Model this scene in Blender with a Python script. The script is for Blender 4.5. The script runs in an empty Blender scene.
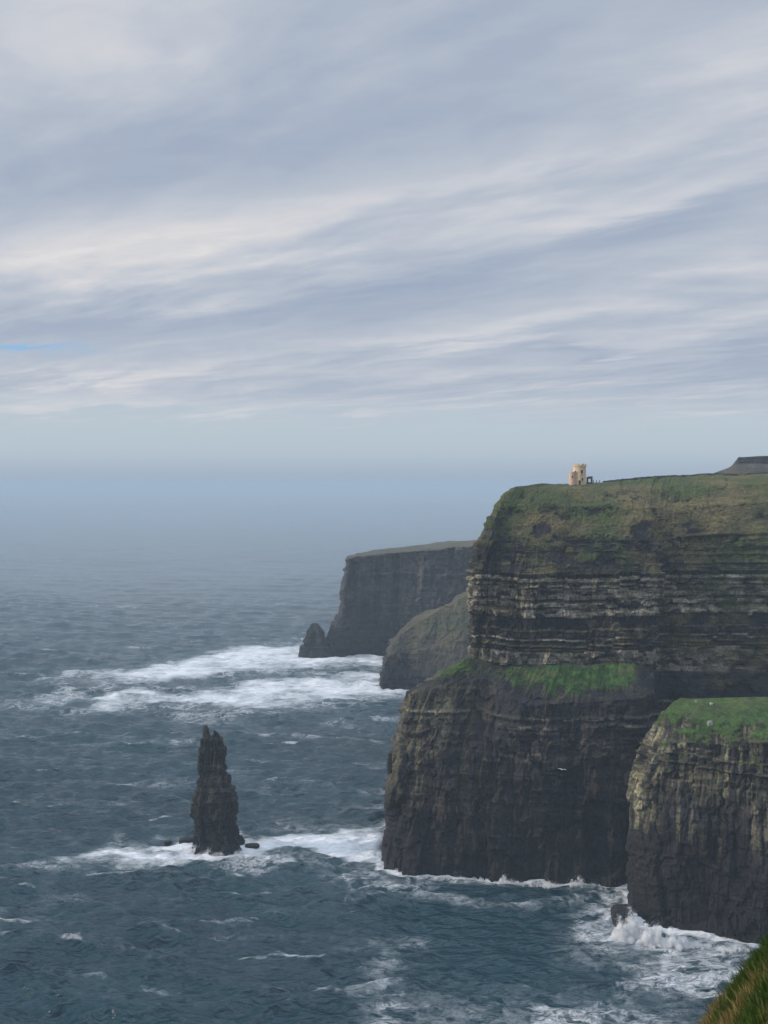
import bpy, bmesh, math, random
import numpy as np
from mathutils import Vector, Matrix

# ------------------------------------------------------------------ camera, light, exposure
SC = bpy.context.scene
COL = SC.collection
F, CX, HY, EYE = 1200.0, 384.0, 484.0, 200.0      # focal length in pixels, horizon row, eye height (m)

cam = bpy.data.cameras.new('camera')
cam_o = bpy.data.objects.new('camera', cam)
COL.objects.link(cam_o)
cam_o.location = (0, 0, EYE)
cam_o.rotation_euler = (math.pi / 2, 0, 0)
cam.sensor_fit = 'VERTICAL'
cam.sensor_height = 36.0
cam.lens = 36.0 * F / 1024.0
cam.shift_y = (HY - 512.0) / 1024.0
cam.clip_start = 0.1
cam.clip_end = 200000.0
SC.camera = cam_o

SUN_EL, SUN_AZ = math.radians(20), math.radians(-92)   # azimuth from +Y, negative = left of the view
SUN_STRENGTH, SKY_STRENGTH = 2.8, 0.1
sun_dir = Vector((math.sin(SUN_AZ) * math.cos(SUN_EL), math.cos(SUN_AZ) * math.cos(SUN_EL), math.sin(SUN_EL)))
sun = bpy.data.lights.new('sun', 'SUN')
sun.energy = SUN_STRENGTH
sun.angle = math.radians(3)
sun.color = (1.0, 0.86, 0.7)
sun_o = bpy.data.objects.new('sun', sun)
COL.objects.link(sun_o)
sun_o.location = (-300, -100, 500)
sun_o.rotation_euler = sun_dir.to_track_quat('Z', 'Y').to_euler()

SC.view_settings.view_transform = 'Standard'
SC.view_settings.look = 'None'
SC.view_settings.exposure = 0.0
SC.view_settings.gamma = 1.0
SC.view_settings.use_curve_mapping = False
SC.render.engine = 'CYCLES'
SC.cycles.use_denoising = True
SC.cycles.use_adaptive_sampling = False
SC.cycles.sample_clamp_direct = 1.6
SC.cycles.max_bounces = 8
SC.cycles.diffuse_bounces = 2
SC.cycles.glossy_bounces = 2
SC.cycles.volume_bounces = 8
SC.cycles.transparent_max_bounces = 16
SC.cycles.sample_clamp_indirect = 4.0

HAZE_DENSITY = 0.00012
HAZE_COLOR = (0.555, 0.695, 0.83, 1)


# ------------------------------------------------------------------ node helpers
class NT:
    def __init__(self, tree):
        self.t = tree
        self.t.nodes.clear()

    def node(self, typ, **kw):
        n = self.t.nodes.new(typ)
        for k, v in kw.items():
            setattr(n, k, v)
        return n

    def put(self, sock, v):
        if hasattr(v, 'is_linked') or isinstance(v, bpy.types.NodeSocket):
            self.t.links.new(v, sock)
        elif v is not None:
            sock.default_value = v

    def m(self, op, a, b=None, c=None, clamp=False):
        n = self.node('ShaderNodeMath', operation=op)
        n.use_clamp = clamp
        for i, v in enumerate((a, b, c)):
            if v is not None:
                self.put(n.inputs[i], v)
        return n.outputs[0]

    def mapr(self, v, a, b, c=0.0, d=1.0, smooth=True):
        n = self.node('ShaderNodeMapRange', interpolation_type='SMOOTHSTEP' if smooth else 'LINEAR')
        for i, x in enumerate((v, a, b, c, d)):
            self.put(n.inputs[i], x)
        return n.outputs[0]

    def comb(self, x, y, z=0.0):
        n = self.node('ShaderNodeCombineXYZ')
        for i, v in enumerate((x, y, z)):
            self.put(n.inputs[i], v)
        return n.outputs[0]

    def sep(self, v):
        n = self.node('ShaderNodeSeparateXYZ')
        self.put(n.inputs[0], v)
        return n.outputs

    def noise(self, vec, scale=1.0, detail=5.0, rough=0.55, dist=0.0, lac=2.0):
        n = self.node('ShaderNodeTexNoise')
        self.put(n.inputs['Vector'], vec)
        n.inputs['Scale'].default_value = scale
        n.inputs['Detail'].default_value = detail
        n.inputs['Roughness'].default_value = rough
        n.inputs['Lacunarity'].default_value = lac
        n.inputs['Distortion'].default_value = dist
        return n.outputs[0]

    def mix(self, f, a, b, blend='MIX'):
        n = self.node('ShaderNodeMix', data_type='RGBA', blend_type=blend)
        self.put(n.inputs[0], f)
        self.put(n.inputs[6], a)
        self.put(n.inputs[7], b)
        return n.outputs[2]

    def ramp(self, f, stops, interp='B_SPLINE'):
        n = self.node('ShaderNodeValToRGB')
        cr = n.color_ramp
        cr.interpolation = interp
        while len(cr.elements) < len(stops):
            cr.elements.new(0.5)
        for e, (p, c) in zip(cr.elements, stops):
            e.position = p
            e.color = (c[0], c[1], c[2], 1)
        self.put(n.inputs[0], f)
        return n.outputs[0]

    def attr(self, name):
        n = self.node('ShaderNodeAttribute', attribute_name=name)
        return n.outputs

    def bump(self, h, strength=0.5, dist=1.0):
        n = self.node('ShaderNodeBump')
        n.inputs['Strength'].default_value = strength
        n.inputs['Distance'].default_value = dist
        self.put(n.inputs['Height'], h)
        return n.outputs[0]


def srgb(r, g, b):
    f = lambda c: (c / 255 / 12.92) if c / 255 <= 0.04045 else ((c / 255 + 0.055) / 1.055) ** 2.4
    return (f(r), f(g), f(b))


def new_mat(name):
    mt = bpy.data.materials.new(name)
    mt.use_nodes = True
    n = NT(mt.node_tree)
    out = n.node('ShaderNodeOutputMaterial')
    return mt, n, out


def principled(n, out, color, rough=0.8, normal=None, spec=0.3, **kw):
    p = n.node('ShaderNodeBsdfPrincipled')
    n.put(p.inputs['Base Color'], color)
    n.put(p.inputs['Roughness'], rough)
    p.inputs['Specular IOR Level'].default_value = spec
    if normal is not None:
        n.put(p.inputs['Normal'], normal)
    for k, v in kw.items():
        n.put(p.inputs[k], v)
    n.t.links.new(p.outputs[0], out.inputs['Surface'])
    return p


# ------------------------------------------------------------------ world: Nishita sky behind streaked cloud sheets
def build_world():
    w = bpy.data.worlds.new('World')
    SC.world = w
    w.use_nodes = True
    n = NT(w.node_tree)
    out = n.node('ShaderNodeOutputWorld')
    bg = n.node('ShaderNodeBackground')
    bg.inputs['Strength'].default_value = SKY_STRENGTH
    n.t.links.new(bg.outputs[0], out.inputs['Surface'])
    sky = n.node('ShaderNodeTexSky', sky_type='NISHITA')
    sky.sun_disc = False
    sky.sun_elevation = SUN_EL
    sky.sun_rotation = SUN_AZ
    sky.air_density = 1.0
    sky.dust_density = 1.5
    tc = n.node('ShaderNodeTexCoord')
    d = tc.outputs['Generated']
    x, y, z = n.sep(d)
    zc = n.m('MAXIMUM', z, 0.0)
    k = n.m('DIVIDE', 1.0, n.m('ADD', zc, 0.075))
    px, py = n.m('MULTIPLY', x, k), n.m('MULTIPLY', y, k)
    ca, sa = math.cos(math.radians(-52)), math.sin(math.radians(-52))
    a = n.m('ADD', n.m('MULTIPLY', px, sa), n.m('MULTIPLY', py, ca))         # along the streaks
    b = n.m('SUBTRACT', n.m('MULTIPLY', px, ca), n.m('MULTIPLY', py, sa))    # across them
    # gentle domain warp so that the streaks waver
    wv = n.noise(n.comb(n.m('MULTIPLY', a, 0.5), n.m('MULTIPLY', b, 0.7), 3.1), 1.0, 3, 0.5)
    bw = n.m('ADD', b, n.m('MULTIPLY', n.m('SUBTRACT', wv, 0.5), 0.7))
    n1 = n.noise(n.comb(n.m('MULTIPLY', a, 0.42), n.m('MULTIPLY', bw, 1.15), 0.7), 1.0, 6, 0.5)
    n2 = n.noise(n.comb(n.m('MULTIPLY', a, 1.5), n.m('MULTIPLY', bw, 3.0), 5.3), 1.0, 7, 0.56, 0.15)
    n3 = n.noise(n.comb(n.m('MULTIPLY', a, 5.0), n.m('MULTIPLY', bw, 7.0), 9.3), 1.0, 6, 0.6, 0.15)
    n2b = n.noise(n.comb(n.m('MULTIPLY', a, 1.5), n.m('ADD', n.m('MULTIPLY', bw, 3.0), 0.2), 5.3), 1.0, 7, 0.56, 0.15)
    relief = n.m('SUBTRACT', n2, n2b)             # lit upper edges, grey undersides
    # azimuth / elevation in degrees, for the few large cloud masses of that evening
    az = n.m('MULTIPLY', n.m('ARCTAN2', x, y), 180 / math.pi)
    el = n.m('MULTIPLY', n.m('ARCSINE', z), 180 / math.pi)
    azw = n.m('ADD', az, n.m('MULTIPLY', n.m('SUBTRACT', n1, 0.5), 8.0))
    elw = n.m('ADD', el, n.m('MULTIPLY', n.m('SUBTRACT', n2, 0.5), 3.0))

    def blob(pxx, pyy, rl, rs, tilt, amp):
        a0 = math.degrees(math.atan((pxx - CX) / F))
        e0 = math.degrees(math.atan((HY - pyy) / F * math.cos(math.radians(a0))))
        rl, rs = rl / F * 57.3, rs / F * 57.3
        c, s = math.cos(math.radians(tilt)), math.sin(math.radians(tilt))
        da, de = n.m('SUBTRACT', azw, a0), n.m('SUBTRACT', elw, e0)
        u = n.m('DIVIDE', n.m('ADD', n.m('MULTIPLY', da, c), n.m('MULTIPLY', de, s)), rl)
        v = n.m('DIVIDE', n.m('SUBTRACT', n.m('MULTIPLY', de, c), n.m('MULTIPLY', da, s)), rs)
        q = n.m('ADD', n.m('MULTIPLY', u, u), n.m('MULTIPLY', v, v))
        return n.m('MULTIPLY', n.m('EXPONENT', n.m('MULTIPLY', q, -1.0)), amp)

    blobs = [(250, 145, 230, 48, 10, -0.26), (470, 30, 190, 40, 8, -0.16), (30, 130, 90, 60, 8, -0.08),
             (690, 60, 160, 50, 10, 0.10), (130, 40, 150, 45, 4, 0.06),
             (330, 205, 330, 26, 9, 0.20), (110, 255, 230, 28, 6, 0.20), (560, 240, 60, 22, 22, 0.16),
             (700, 193, 100, 12, 12, 0.24), (640, 222, 160, 14, 14, -0.30), (740, 245, 60, 22, 6, 0.08),
             (180, 318, 300, 20, 7, -0.24), (430, 300, 160, 18, 10, -0.12), (480, 330, 120, 14, 8, 0.22),
             (650, 285, 170, 22, 6, 0.05), (580, 352, 60, 5, 0, -0.22), (755, 355, 60, 13, 8, -0.2),
             (90, 368, 130, 9, 4, 0.16), (300, 378, 160, 16, 3, 0.06), (140, 405, 240, 8, 0, 0.16),
             (470, 380, 190, 16, 3, 0.04)]
    acc = None
    for bb in blobs:
        o = blob(*bb)
        acc = o if acc is None else n.m('ADD', acc, o)
    t = n.m('ADD', n.m('MULTIPLY', n1, 0.5), n.m('ADD', n.m('MULTIPLY', n2, 0.55), n.m('MULTIPLY', n3, 0.2)))
    t = n.m('ADD', n.m('SUBTRACT', t, 0.13), n.m('MULTIPLY', acc, 0.95))
    t = n.m('ADD', t, n.m('MULTIPLY', relief, 0.32))
    s = 1.0 / SKY_STRENGTH
    C = lambda r, g, b: tuple(v * s * 0.1 for v in srgb(r, g, b))    # ramp colours stay under 1, scaled below
    cloud = n.ramp(t, [(0.12, C(143, 156, 178)), (0.32, C(156, 167, 184)), (0.48, C(168, 176, 189)),
                       (0.63, C(184, 189, 198)), (0.80, C(203, 201, 203)), (0.97, C(219, 217, 217))])
    vm = n.node('ShaderNodeVectorMath', operation='SCALE')
    n.put(vm.inputs[0], cloud)
    vm.inputs['Scale'].default_value = 11.7
    cloud = vm.outputs[0]
    # clear strip low over the sea
    low = n.ramp(n.mapr(el, 0.0, 6.0, smooth=False),
                 [(0.0, C(160, 177, 198)), (0.3, C(178, 194, 208)), (0.55, C(182, 196, 209)), (1.0, C(172, 186, 206))], 'EASE')
    vm2 = n.node('ShaderNodeVectorMath', operation='SCALE')
    n.put(vm2.inputs[0], low)
    vm2.inputs['Scale'].default_value = 11.6
    clear = n.mix(0.2, vm2.outputs[0], sky.outputs[0])
    elc = n.m('ADD', el, n.m('MULTIPLY', n.m('SUBTRACT', n2, 0.5), 3.4))
    cover = n.mapr(elc, 2.3, 4.6)
    gap = blob(14, 350, 75, 6, 0, 1.3)
    cover = n.m('MULTIPLY', cover, n.m('SUBTRACT', 1.0, n.m('MULTIPLY', gap, 0.9)))
    gapcol = n.mix(gap, clear, tuple(v * s for v in srgb(150, 187, 222)) + (1,))
    col = n.mix(n.m('MULTIPLY', cover, 0.96), gapcol, cloud)
    # an overcast dome is brighter overhead; boosted above the view to light the scene
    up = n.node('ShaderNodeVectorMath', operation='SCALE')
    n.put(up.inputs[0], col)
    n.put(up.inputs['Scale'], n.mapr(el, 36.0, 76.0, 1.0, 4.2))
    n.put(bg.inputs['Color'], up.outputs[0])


build_world()


# ------------------------------------------------------------------ numpy noise
def _h(ix, iy, iz, seed):
    h = (ix.astype(np.uint32) * np.uint32(374761393) + iy.astype(np.uint32) * np.uint32(668265263)
         + iz.astype(np.uint32) * np.uint32(2147483647) + np.uint32((seed * 974634777) & 0xffffffff))
    h = (h ^ (h >> np.uint32(13))) * np.uint32(1274126177)
    h = (h ^ (h >> np.uint32(16))) * np.uint32(2246822519)
    h = h ^ (h >> np.uint32(15))
    return h.astype(np.float32) / np.float32(4294967295.0)


def vnoise(x, y, z=None, seed=0):
    x = np.asarray(x, np.float32); y = np.asarray(y, np.float32)
    z = np.zeros_like(x) if z is None else np.asarray(z, np.float32)
    fx, fy, fz = np.floor(x), np.floor(y), np.floor(z)
    ix, iy, iz = fx.astype(np.int64), fy.astype(np.int64), fz.astype(np.int64)
    tx, ty, tz = x - fx, y - fy, z - fz
    tx = tx * tx * tx * (tx * (tx * 6 - 15) + 10)
    ty = ty * ty * ty * (ty * (ty * 6 - 15) + 10)
    tz = tz * tz * tz * (tz * (tz * 6 - 15) + 10)
    r = 0
    for a in (0, 1):
        for b in (0, 1):
            for c in (0, 1):
                w = (tx if a else 1 - tx) * (ty if b else 1 - ty) * (tz if c else 1 - tz)
                r = r + w * _h(ix + a, iy + b, iz + c, seed)
    return r * 2 - 1


def fbm(x, y, z=None, oct=5, seed=0, gain=0.5, ridged=False):
    x = np.asarray(x, np.float32); y = np.asarray(y, np.float32)
    z = np.zeros_like(x) if z is None else np.asarray(z, np.float32)
    r, a, s, f = 0, 1.0, 0.0, 1.0
    for i in range(oct):
        v = vnoise(x * f + 17.3 * i, y * f - 9.1 * i, z * f + 3.7 * i, seed + i * 13)
        if ridged:
            v = 1 - 2 * np.abs(v)
        r = r + a * v
        s += a
        a *= gain
        f *= 2.03
    return r / s


def hash1(i, j=None, seed=0):
    i = np.asarray(i).astype(np.int64)
    j = np.zeros_like(i) if j is None else np.asarray(j).astype(np.int64)
    return _h(i, j, np.zeros_like(i) + 5, seed)


def worley(x, y, seed=0):
    # nearest jittered cell: (cell hash, second hash, border closeness 0..1)
    x = np.asarray(x, np.float32); y = np.asarray(y, np.float32)
    ix, iy = np.floor(x).astype(np.int64), np.floor(y).astype(np.int64)
    f1 = np.full(x.shape, 9.0, np.float32); f2 = f1.copy()
    ida = np.zeros(x.shape, np.float32); idb = ida.copy(); dxn = ida.copy(); dyn = ida.copy()
    for a in (-1, 0, 1):
        for b in (-1, 0, 1):
            cx, cy = ix + a, iy + b
            zz = np.zeros_like(cx)
            jx = cx + 0.15 + 0.7 * _h(cx, cy, zz, seed)
            jy = cy + 0.15 + 0.7 * _h(cx, cy, zz + 1, seed)
            dx, dy = x - jx, y - jy
            d = np.maximum(np.abs(dx), np.abs(dy)) * 0.6 + 0.4 * np.hypot(dx, dy)
            m = d < f1
            f2 = np.where(m, f1, np.minimum(f2, d))
            ida = np.where(m, _h(cx, cy, zz + 2, seed), ida)
            idb = np.where(m, _h(cx, cy, zz + 3, seed), idb)
            dxn = np.where(m, dx, dxn); dyn = np.where(m, dy, dyn)
            f1 = np.where(m, d, f1)
    return ida, idb, np.clip(1 - (f2 - f1) / 0.12, 0, 1), dxn, dyn


def sstep(x, a, b):
    t = np.clip((x - a) / (b - a), 0, 1)
    return t * t * (3 - 2 * t)


def W(px, py, Y):
    return ((px - CX) / F * Y, Y, EYE - (py - HY) / F * Y)


def sea_pt(px, py):
    Y = F * EYE / (py - HY)
    return ((px - CX) / F * Y, Y)


# ------------------------------------------------------------------ object helpers
def tag(o, label=None, cat=None, group=None, kind=None):
    if label: o['label'] = label
    if cat: o['category'] = cat
    if group: o['group'] = group
    if kind: o['kind'] = kind
    return o


def link(name, me, mat, parent=None, smooth=False):
    o = bpy.data.objects.new(name, me)
    COL.objects.link(o)
    if mat is not None:
        me.materials.append(mat)
    if smooth:
        me.polygons.foreach_set('use_smooth', np.ones(len(me.polygons), dtype=bool))
    if parent is not None:
        o.parent = parent
    return o


def mesh_np(name, V, Q, attrs=None):
    """V (n,3), Q (m,4) or (m,3)"""
    me = bpy.data.meshes.new(name)
    V = np.ascontiguousarray(V, np.float32)
    Q = np.ascontiguousarray(Q, np.int32)
    k = Q.shape[1]
    me.vertices.add(len(V))
    me.vertices.foreach_set('co', V.ravel())
    me.loops.add(Q.size)
    me.loops.foreach_set('vertex_index', Q.ravel())
    me.polygons.add(len(Q))
    me.polygons.foreach_set('loop_start', np.arange(0, Q.size, k, dtype=np.int32))
    me.polygons.foreach_set('loop_total', np.full(len(Q), k, np.int32))
    me.update(calc_edges=True)
    for nm, arr in (attrs or {}).items():
        arr = np.ascontiguousarray(arr, np.float32)
        if arr.ndim == 1:
            at = me.attributes.new(nm, 'FLOAT', 'POINT')
            at.data.foreach_set('value', arr)
        else:
            if arr.shape[1] == 3:
                arr = np.concatenate([arr, np.ones((len(arr), 1), np.float32)], 1)
            at = me.attributes.new(nm, 'FLOAT_COLOR', 'POINT')
            at.data.foreach_set('color', arr.ravel())
    return me


def grid_quads(nv, nu, wrap=False):
    i = np.arange(nv * nu).reshape(nv, nu)
    if wrap:
        j = np.roll(i, -1, axis=1)
        q = np.stack([i[:-1], j[:-1], j[1:], i[1:]], -1)
    else:
        q = np.stack([i[:-1, :-1], i[:-1, 1:], i[1:, 1:], i[1:, :-1]], -1)
    return q.reshape(-1, 4)


def catmull(P, counts):
    """P (k,...) control rows, counts per segment -> sampled rows; centripetal-ish, tension keeps overshoot small"""
    P = np.asarray(P, np.float64)
    k = len(P)
    out = []
    M = np.zeros_like(P)
    M[1:-1] = (P[2:] - P[:-2]) * 0.5
    M[0] = P[1] - P[0]
    M[-1] = P[-1] - P[-2]
    for i in range(k - 1):
        d = P[i + 1] - P[i]
        m0, m1 = M[i] * 0.75, M[i + 1] * 0.75
        t = np.arange(counts[i]) / counts[i]
        t = t.reshape(-1, *([1] * (P.ndim - 1)))
        h00, h10, h01, h11 = 2*t**3-3*t**2+1, t**3-2*t**2+t, -2*t**3+3*t**2, t**3-t**2
        out.append(h00 * P[i] + h10 * m0 + h01 * P[i + 1] + h11 * m1)
    out.append(P[-1:])
    return np.concatenate(out, 0)


def lerp_rows(P, counts):
    out = []
    for i in range(len(P) - 1):
        t = (np.arange(counts[i]) / counts[i])[:, None, None]
        out.append(P[i] * (1 - t) + P[i + 1] * t)
    out.append(P[-1:])
    return np.concatenate(out, 0)


def grid_normals(P):
    du = np.gradient(P, axis=1)
    dv = np.gradient(P, axis=0)
    N = np.cross(du, dv)
    return N / (np.linalg.norm(N, axis=2, keepdims=True) + 1e-9)


def make_beds(seed, z0, z1, tmin, tmax):
    r = random.Random(seed)
    zs, hs, ts = [z0], [], []
    while zs[-1] < z1:
        zs.append(zs[-1] + tmin + (tmax - tmin) * r.random() ** 2)
        hs.append(r.random())
        ts.append(r.random())
    return np.array(zs), np.array(hs), np.array(ts)


def lerp(a, b, t):
    return a * (1 - t[..., None]) + np.asarray(b) * t[..., None]


def rock_wall(name, levels, ucounts, vcounts, seed, mat, bed_t=(0.8, 4.5), amp=1.0, pale=(), grassfn=None,
              tone=(0.0125, 0.0115, 0.015), paletone=(0.33, 0.29, 0.225), brown=(0.027, 0.025, 0.0235), colfn=None,
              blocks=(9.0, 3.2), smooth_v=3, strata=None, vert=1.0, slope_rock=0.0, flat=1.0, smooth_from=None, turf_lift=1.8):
    L = np.array(levels, np.float64)                 # (nlev, nctl, 3)
    A = catmull(L.transpose(1, 0, 2), ucounts)       # (nu, nlev, 3)
    P = lerp_rows(A.transpose(1, 0, 2), vcounts)     # (nv, nu, 3)
    for _ in range(smooth_v):
        P[1:-1] = P[1:-1] * 0.5 + (P[:-2] + P[2:]) * 0.25
    mid = A[:, min(2, L.shape[0] - 1), :2]
    s = np.concatenate([[0], np.cumsum(np.linalg.norm(np.diff(mid, axis=0), axis=1))])
    nv, nu = P.shape[:2]
    S = np.broadcast_to(s[None, :], (nv, nu))
    Z = P[..., 2]
    vlev = np.interp(np.arange(nv), np.concatenate([[0], np.cumsum(vcounts)]), np.arange(len(vcounts) + 1))
    VL = np.broadcast_to(vlev[:, None], (nv, nu))
    N = grid_normals(P)
    steep = sstep(1 - N[..., 2], 0.22, 0.55)         # 1 on faces, 0 on flats
    # large form
    D = fbm(S / 38, Z / 90, seed=seed, oct=3) * 3.6 + fbm(S / 13, Z / 50, seed=seed + 5, oct=3) * 1.1 * vert
    D = D + fbm(S / 7, Z / 60, seed=seed + 6, oct=4, ridged=True) * 0.35 * vert
    # spalled facets: tilted slabs of three sizes
    wx, wz = fbm(S / 9, Z / 9, seed=seed + 201, oct=3), fbm(S / 9, Z / 9, seed=seed + 203, oct=3)
    fac = []
    for cw, ch, a, gsd in ((24, 34, 4.6, 211), (9.5, 15, 2.6, 213), (4.2, 5.5, 1.5, 215)):
        ia, ib, bo, dx, dy = worley(S / cw + wx * 0.35 * min(9 / cw, 1.0), Z / ch + wz * 0.3, seed + gsd)
        D = D + a * ((ia - 0.5) + (ib - 0.5) * dx * 1.4 - 0.5 * (ia - 0.3) * dy) - bo * a * 0.22 * ib
        fac.append((ia, ib))
    # strata
    zw = Z + fbm(S / 70, Z / 400, seed=seed + 9, oct=3) * 1.6 + S * 0.006
    fa, fb, _, _, _ = worley(S / 17 + 0.4 * fbm(S / 9, Z / 12, seed=seed + 231, oct=3), Z / 60, seed + 233)
    zw = zw + (fa - 0.5) * 2.4                        # small faults offset the beds
    zs, hs, ts = make_beds(seed, -60, 260, *bed_t)
    k = np.clip(np.searchsorted(zs, zw) - 1, 0, len(hs) - 1)
    frac = (zw - zs[k]) / (zs[k + 1] - zs[k])
    lip = hs[k] * (0.4 + 0.8 * sstep(frac, 0.0, 0.9))
    bedmod = 0.55 + 0.75 * (0.5 + 0.5 * fbm(S / 17, k * 3.1, seed=seed + 21, oct=2))
    sa = strata(Z, S) if strata else 1.0
    D = D + (lip - 0.5) * 2.0 * bedmod * sa
    for (z0, z1, st, th) in [q for q in pale if q[1] - q[0] < 10]:   # hard sandstone beds stand out over undercut shale
        q = st * np.clip(0.55 + 0.9 * fbm(S / 12, Z * 0 + z0, seed=seed + 23, oct=4), 0, 1.3)
        D = D + q * 0.9 * sstep(zw, z0 - 0.3, z0 + 0.3) * (1 - sstep(zw, z1 - 0.2, z1 + 0.3))
        D = D - q * 1.1 * sstep(zw, z0 - 3.0, z0 - 0.6) * (1 - sstep(zw, z0 - 0.3, z0 + 0.2))
    # jointed blocks
    hb = 0
    for w, a, gsd in ((blocks[0], 1.2, 31), (blocks[1], 0.8, 33), (blocks[1] * 0.45, 0.4, 35)):
        sw = S / w + fbm(S / (w * 3), Z / (w * 5), seed=seed + gsd, oct=2) * 0.8
        kk = np.floor(zw / (w * 2.2) + hash1(np.floor(sw), seed=seed + gsd + 4) * 3)
        hv = hash1(np.floor(sw), kk, seed=seed + gsd + 1)
        fr = sw - np.floor(sw)
        crack = 1 - sstep(np.minimum(fr, 1 - fr), 0.0, 0.10)
        hb = hb + a * (hv - 0.5) - crack * a * 0.55 * hash1(np.floor(sw + 0.5), kk, seed=seed + gsd + 2)
    D = D + hb
    D = D + fbm(S / 2.4, Z / 3.0, seed=seed + 41, oct=4) * 0.4
    flatD = fbm(P[..., 0] / 16, P[..., 1] / 16, Z / 16, seed=seed + 51, oct=5) * 3.2 \
        + fbm(P[..., 0] / 3, P[..., 1] / 3, Z / 3, seed=seed + 53, oct=4, gain=0.65) * 0.9
    D = D - np.median(D[steep > 0.7]) if (steep > 0.7).any() else D
    calm = np.broadcast_to(np.zeros((1, 1)), D.shape) if smooth_from is None else sstep(VL, smooth_from - 0.6, smooth_from + 0.3)
    Nh = N.copy()
    Nh[..., 2] *= 0.35
    Nh /= np.linalg.norm(Nh, axis=2, keepdims=True)
    P2 = P + (Nh * (D * np.maximum(steep, slope_rock(VL) if callable(slope_rock) else slope_rock) * amp)[..., None]) + N * (flatD * (1 - steep) * flat * 0.8 * (1 - 0.75 * calm))[..., None]
    N2 = grid_normals(P2)
    # ---- colour
    base = np.empty((nv, nu, 3)); base[:] = tone
    vs = fbm(S / 1.8, Z / 22, seed=seed + 61, oct=4)
    cl = fbm(S / 9, Z / 14, seed=seed + 63, oct=5)
    base = base * ((0.5 + 1.0 * ts[k]) * (0.7 + 0.6 * fac[1][0]) * (0.75 + 0.5 * fac[2][1]))[..., None]
    c = lerp(base, brown, np.clip(0.2 + 1.9 * cl + 0.45 * vs, 0, 1) * 0.7)
    pm = np.zeros((nv, nu))
    pc = worley(S / 5.5 + 0.3 * wx, Z / 1.5 + 0.3 * wz, seed + 221)
    patch = 0.6 * fbm(S / 6, Z / 5, seed=seed + 71, oct=5, gain=0.6) + 0.75 * (pc[0] - 0.5) - 0.3 * pc[2] + 0.3 * (fac[1][1] - 0.5)
    for (z0, z1, st, th) in pale:
        inside = sstep(zw, z0 - 0.35, z0 + 0.35) * (1 - sstep(zw, z1 - 0.35, z1 + 0.35))
        pm = np.maximum(pm, inside * np.clip(st * sstep(patch + 0.45 * (hs[k] - 0.5) + 0.4 * fbm(S / 45, Z * 0 + z0, seed=seed + 73, oct=3), th - 0.25, th + 0.25), 0, 1))
    c = lerp(c, paletone, pm * sstep(1 - N[..., 2], 0.5, 0.75))
    # rusty pink weathering in places
    c = lerp(c, (0.10, 0.065, 0.055), sstep(fbm(S / 22, Z / 7, seed=seed + 81, oct=4), 0.25, 0.6) * 0.28)
    # wet black zone above the swell
    wet = 1 - sstep(Z + 7 * fbm(S / 12, Z / 20, seed=seed + 91, oct=4), 8, 34)
    c = lerp(c, (0.011, 0.0105, 0.013), wet * 0.85)
    if colfn is not None:
        c = colfn(c, S, Z, VL, P2, seed)
    # ---- vegetation
    gn = fbm(P[..., 0] / 11, P[..., 1] / 11, Z / 7, seed=seed + 101, oct=5, gain=0.6)
    gn2 = fbm(P[..., 0] / 30, P[..., 1] / 30, Z / 20, seed=seed + 103, oct=4)
    want = grassfn(S, Z, VL, N, N2, gn, P2) if grassfn else sstep(N2[..., 2] + 0.5 * gn, 0.55, 0.8)
    gcol = lerp(lerp(np.broadcast_to(np.array((0.060, 0.068, 0.024)), (nv, nu, 3)), (0.115, 0.096, 0.043),
                     sstep(gn2 + 0.5 * gn, -0.25, 0.45)), (0.050, 0.074, 0.021), sstep(-gn2, 0.1, 0.6))
    gcol = gcol * (0.75 + 0.5 * (0.5 + 0.5 * fbm(P[..., 0] / 2.2, P[..., 1] / 2.2, Z / 2.2, seed=seed + 107, oct=3)))[..., None]
    if isinstance(want, tuple):
        want, vivid = want
        gcol = lerp(gcol, lerp(lerp(np.broadcast_to(np.array((0.018, 0.042, 0.009)), (nv, nu, 3)), (0.042, 0.098, 0.017), sstep(fbm(P[..., 0] / 3.5, P[..., 1] / 5, Z / 3.5, seed=seed + 109, oct=5, gain=0.7), -0.3, 0.3)), (0.085, 0.085, 0.035), sstep(fbm(P[..., 0] / 9, P[..., 1] / 9, Z / 9, seed=seed + 111, oct=4, gain=0.6), 0.12, 0.4) * 0.6), vivid)
    c = lerp(c, gcol, want)
    P2 = P2 + N * ((want - 0.5) * turf_lift * (1 - steep))[..., None]      # turf stands proud of bare rock
    me = mesh_np(name, P2.reshape(-1, 3), grid_quads(nv, nu),
                 {'tint': c.reshape(-1, 3), 'turf': want.reshape(-1)})
    o = link(name, me, mat)
    return o, P2


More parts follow.
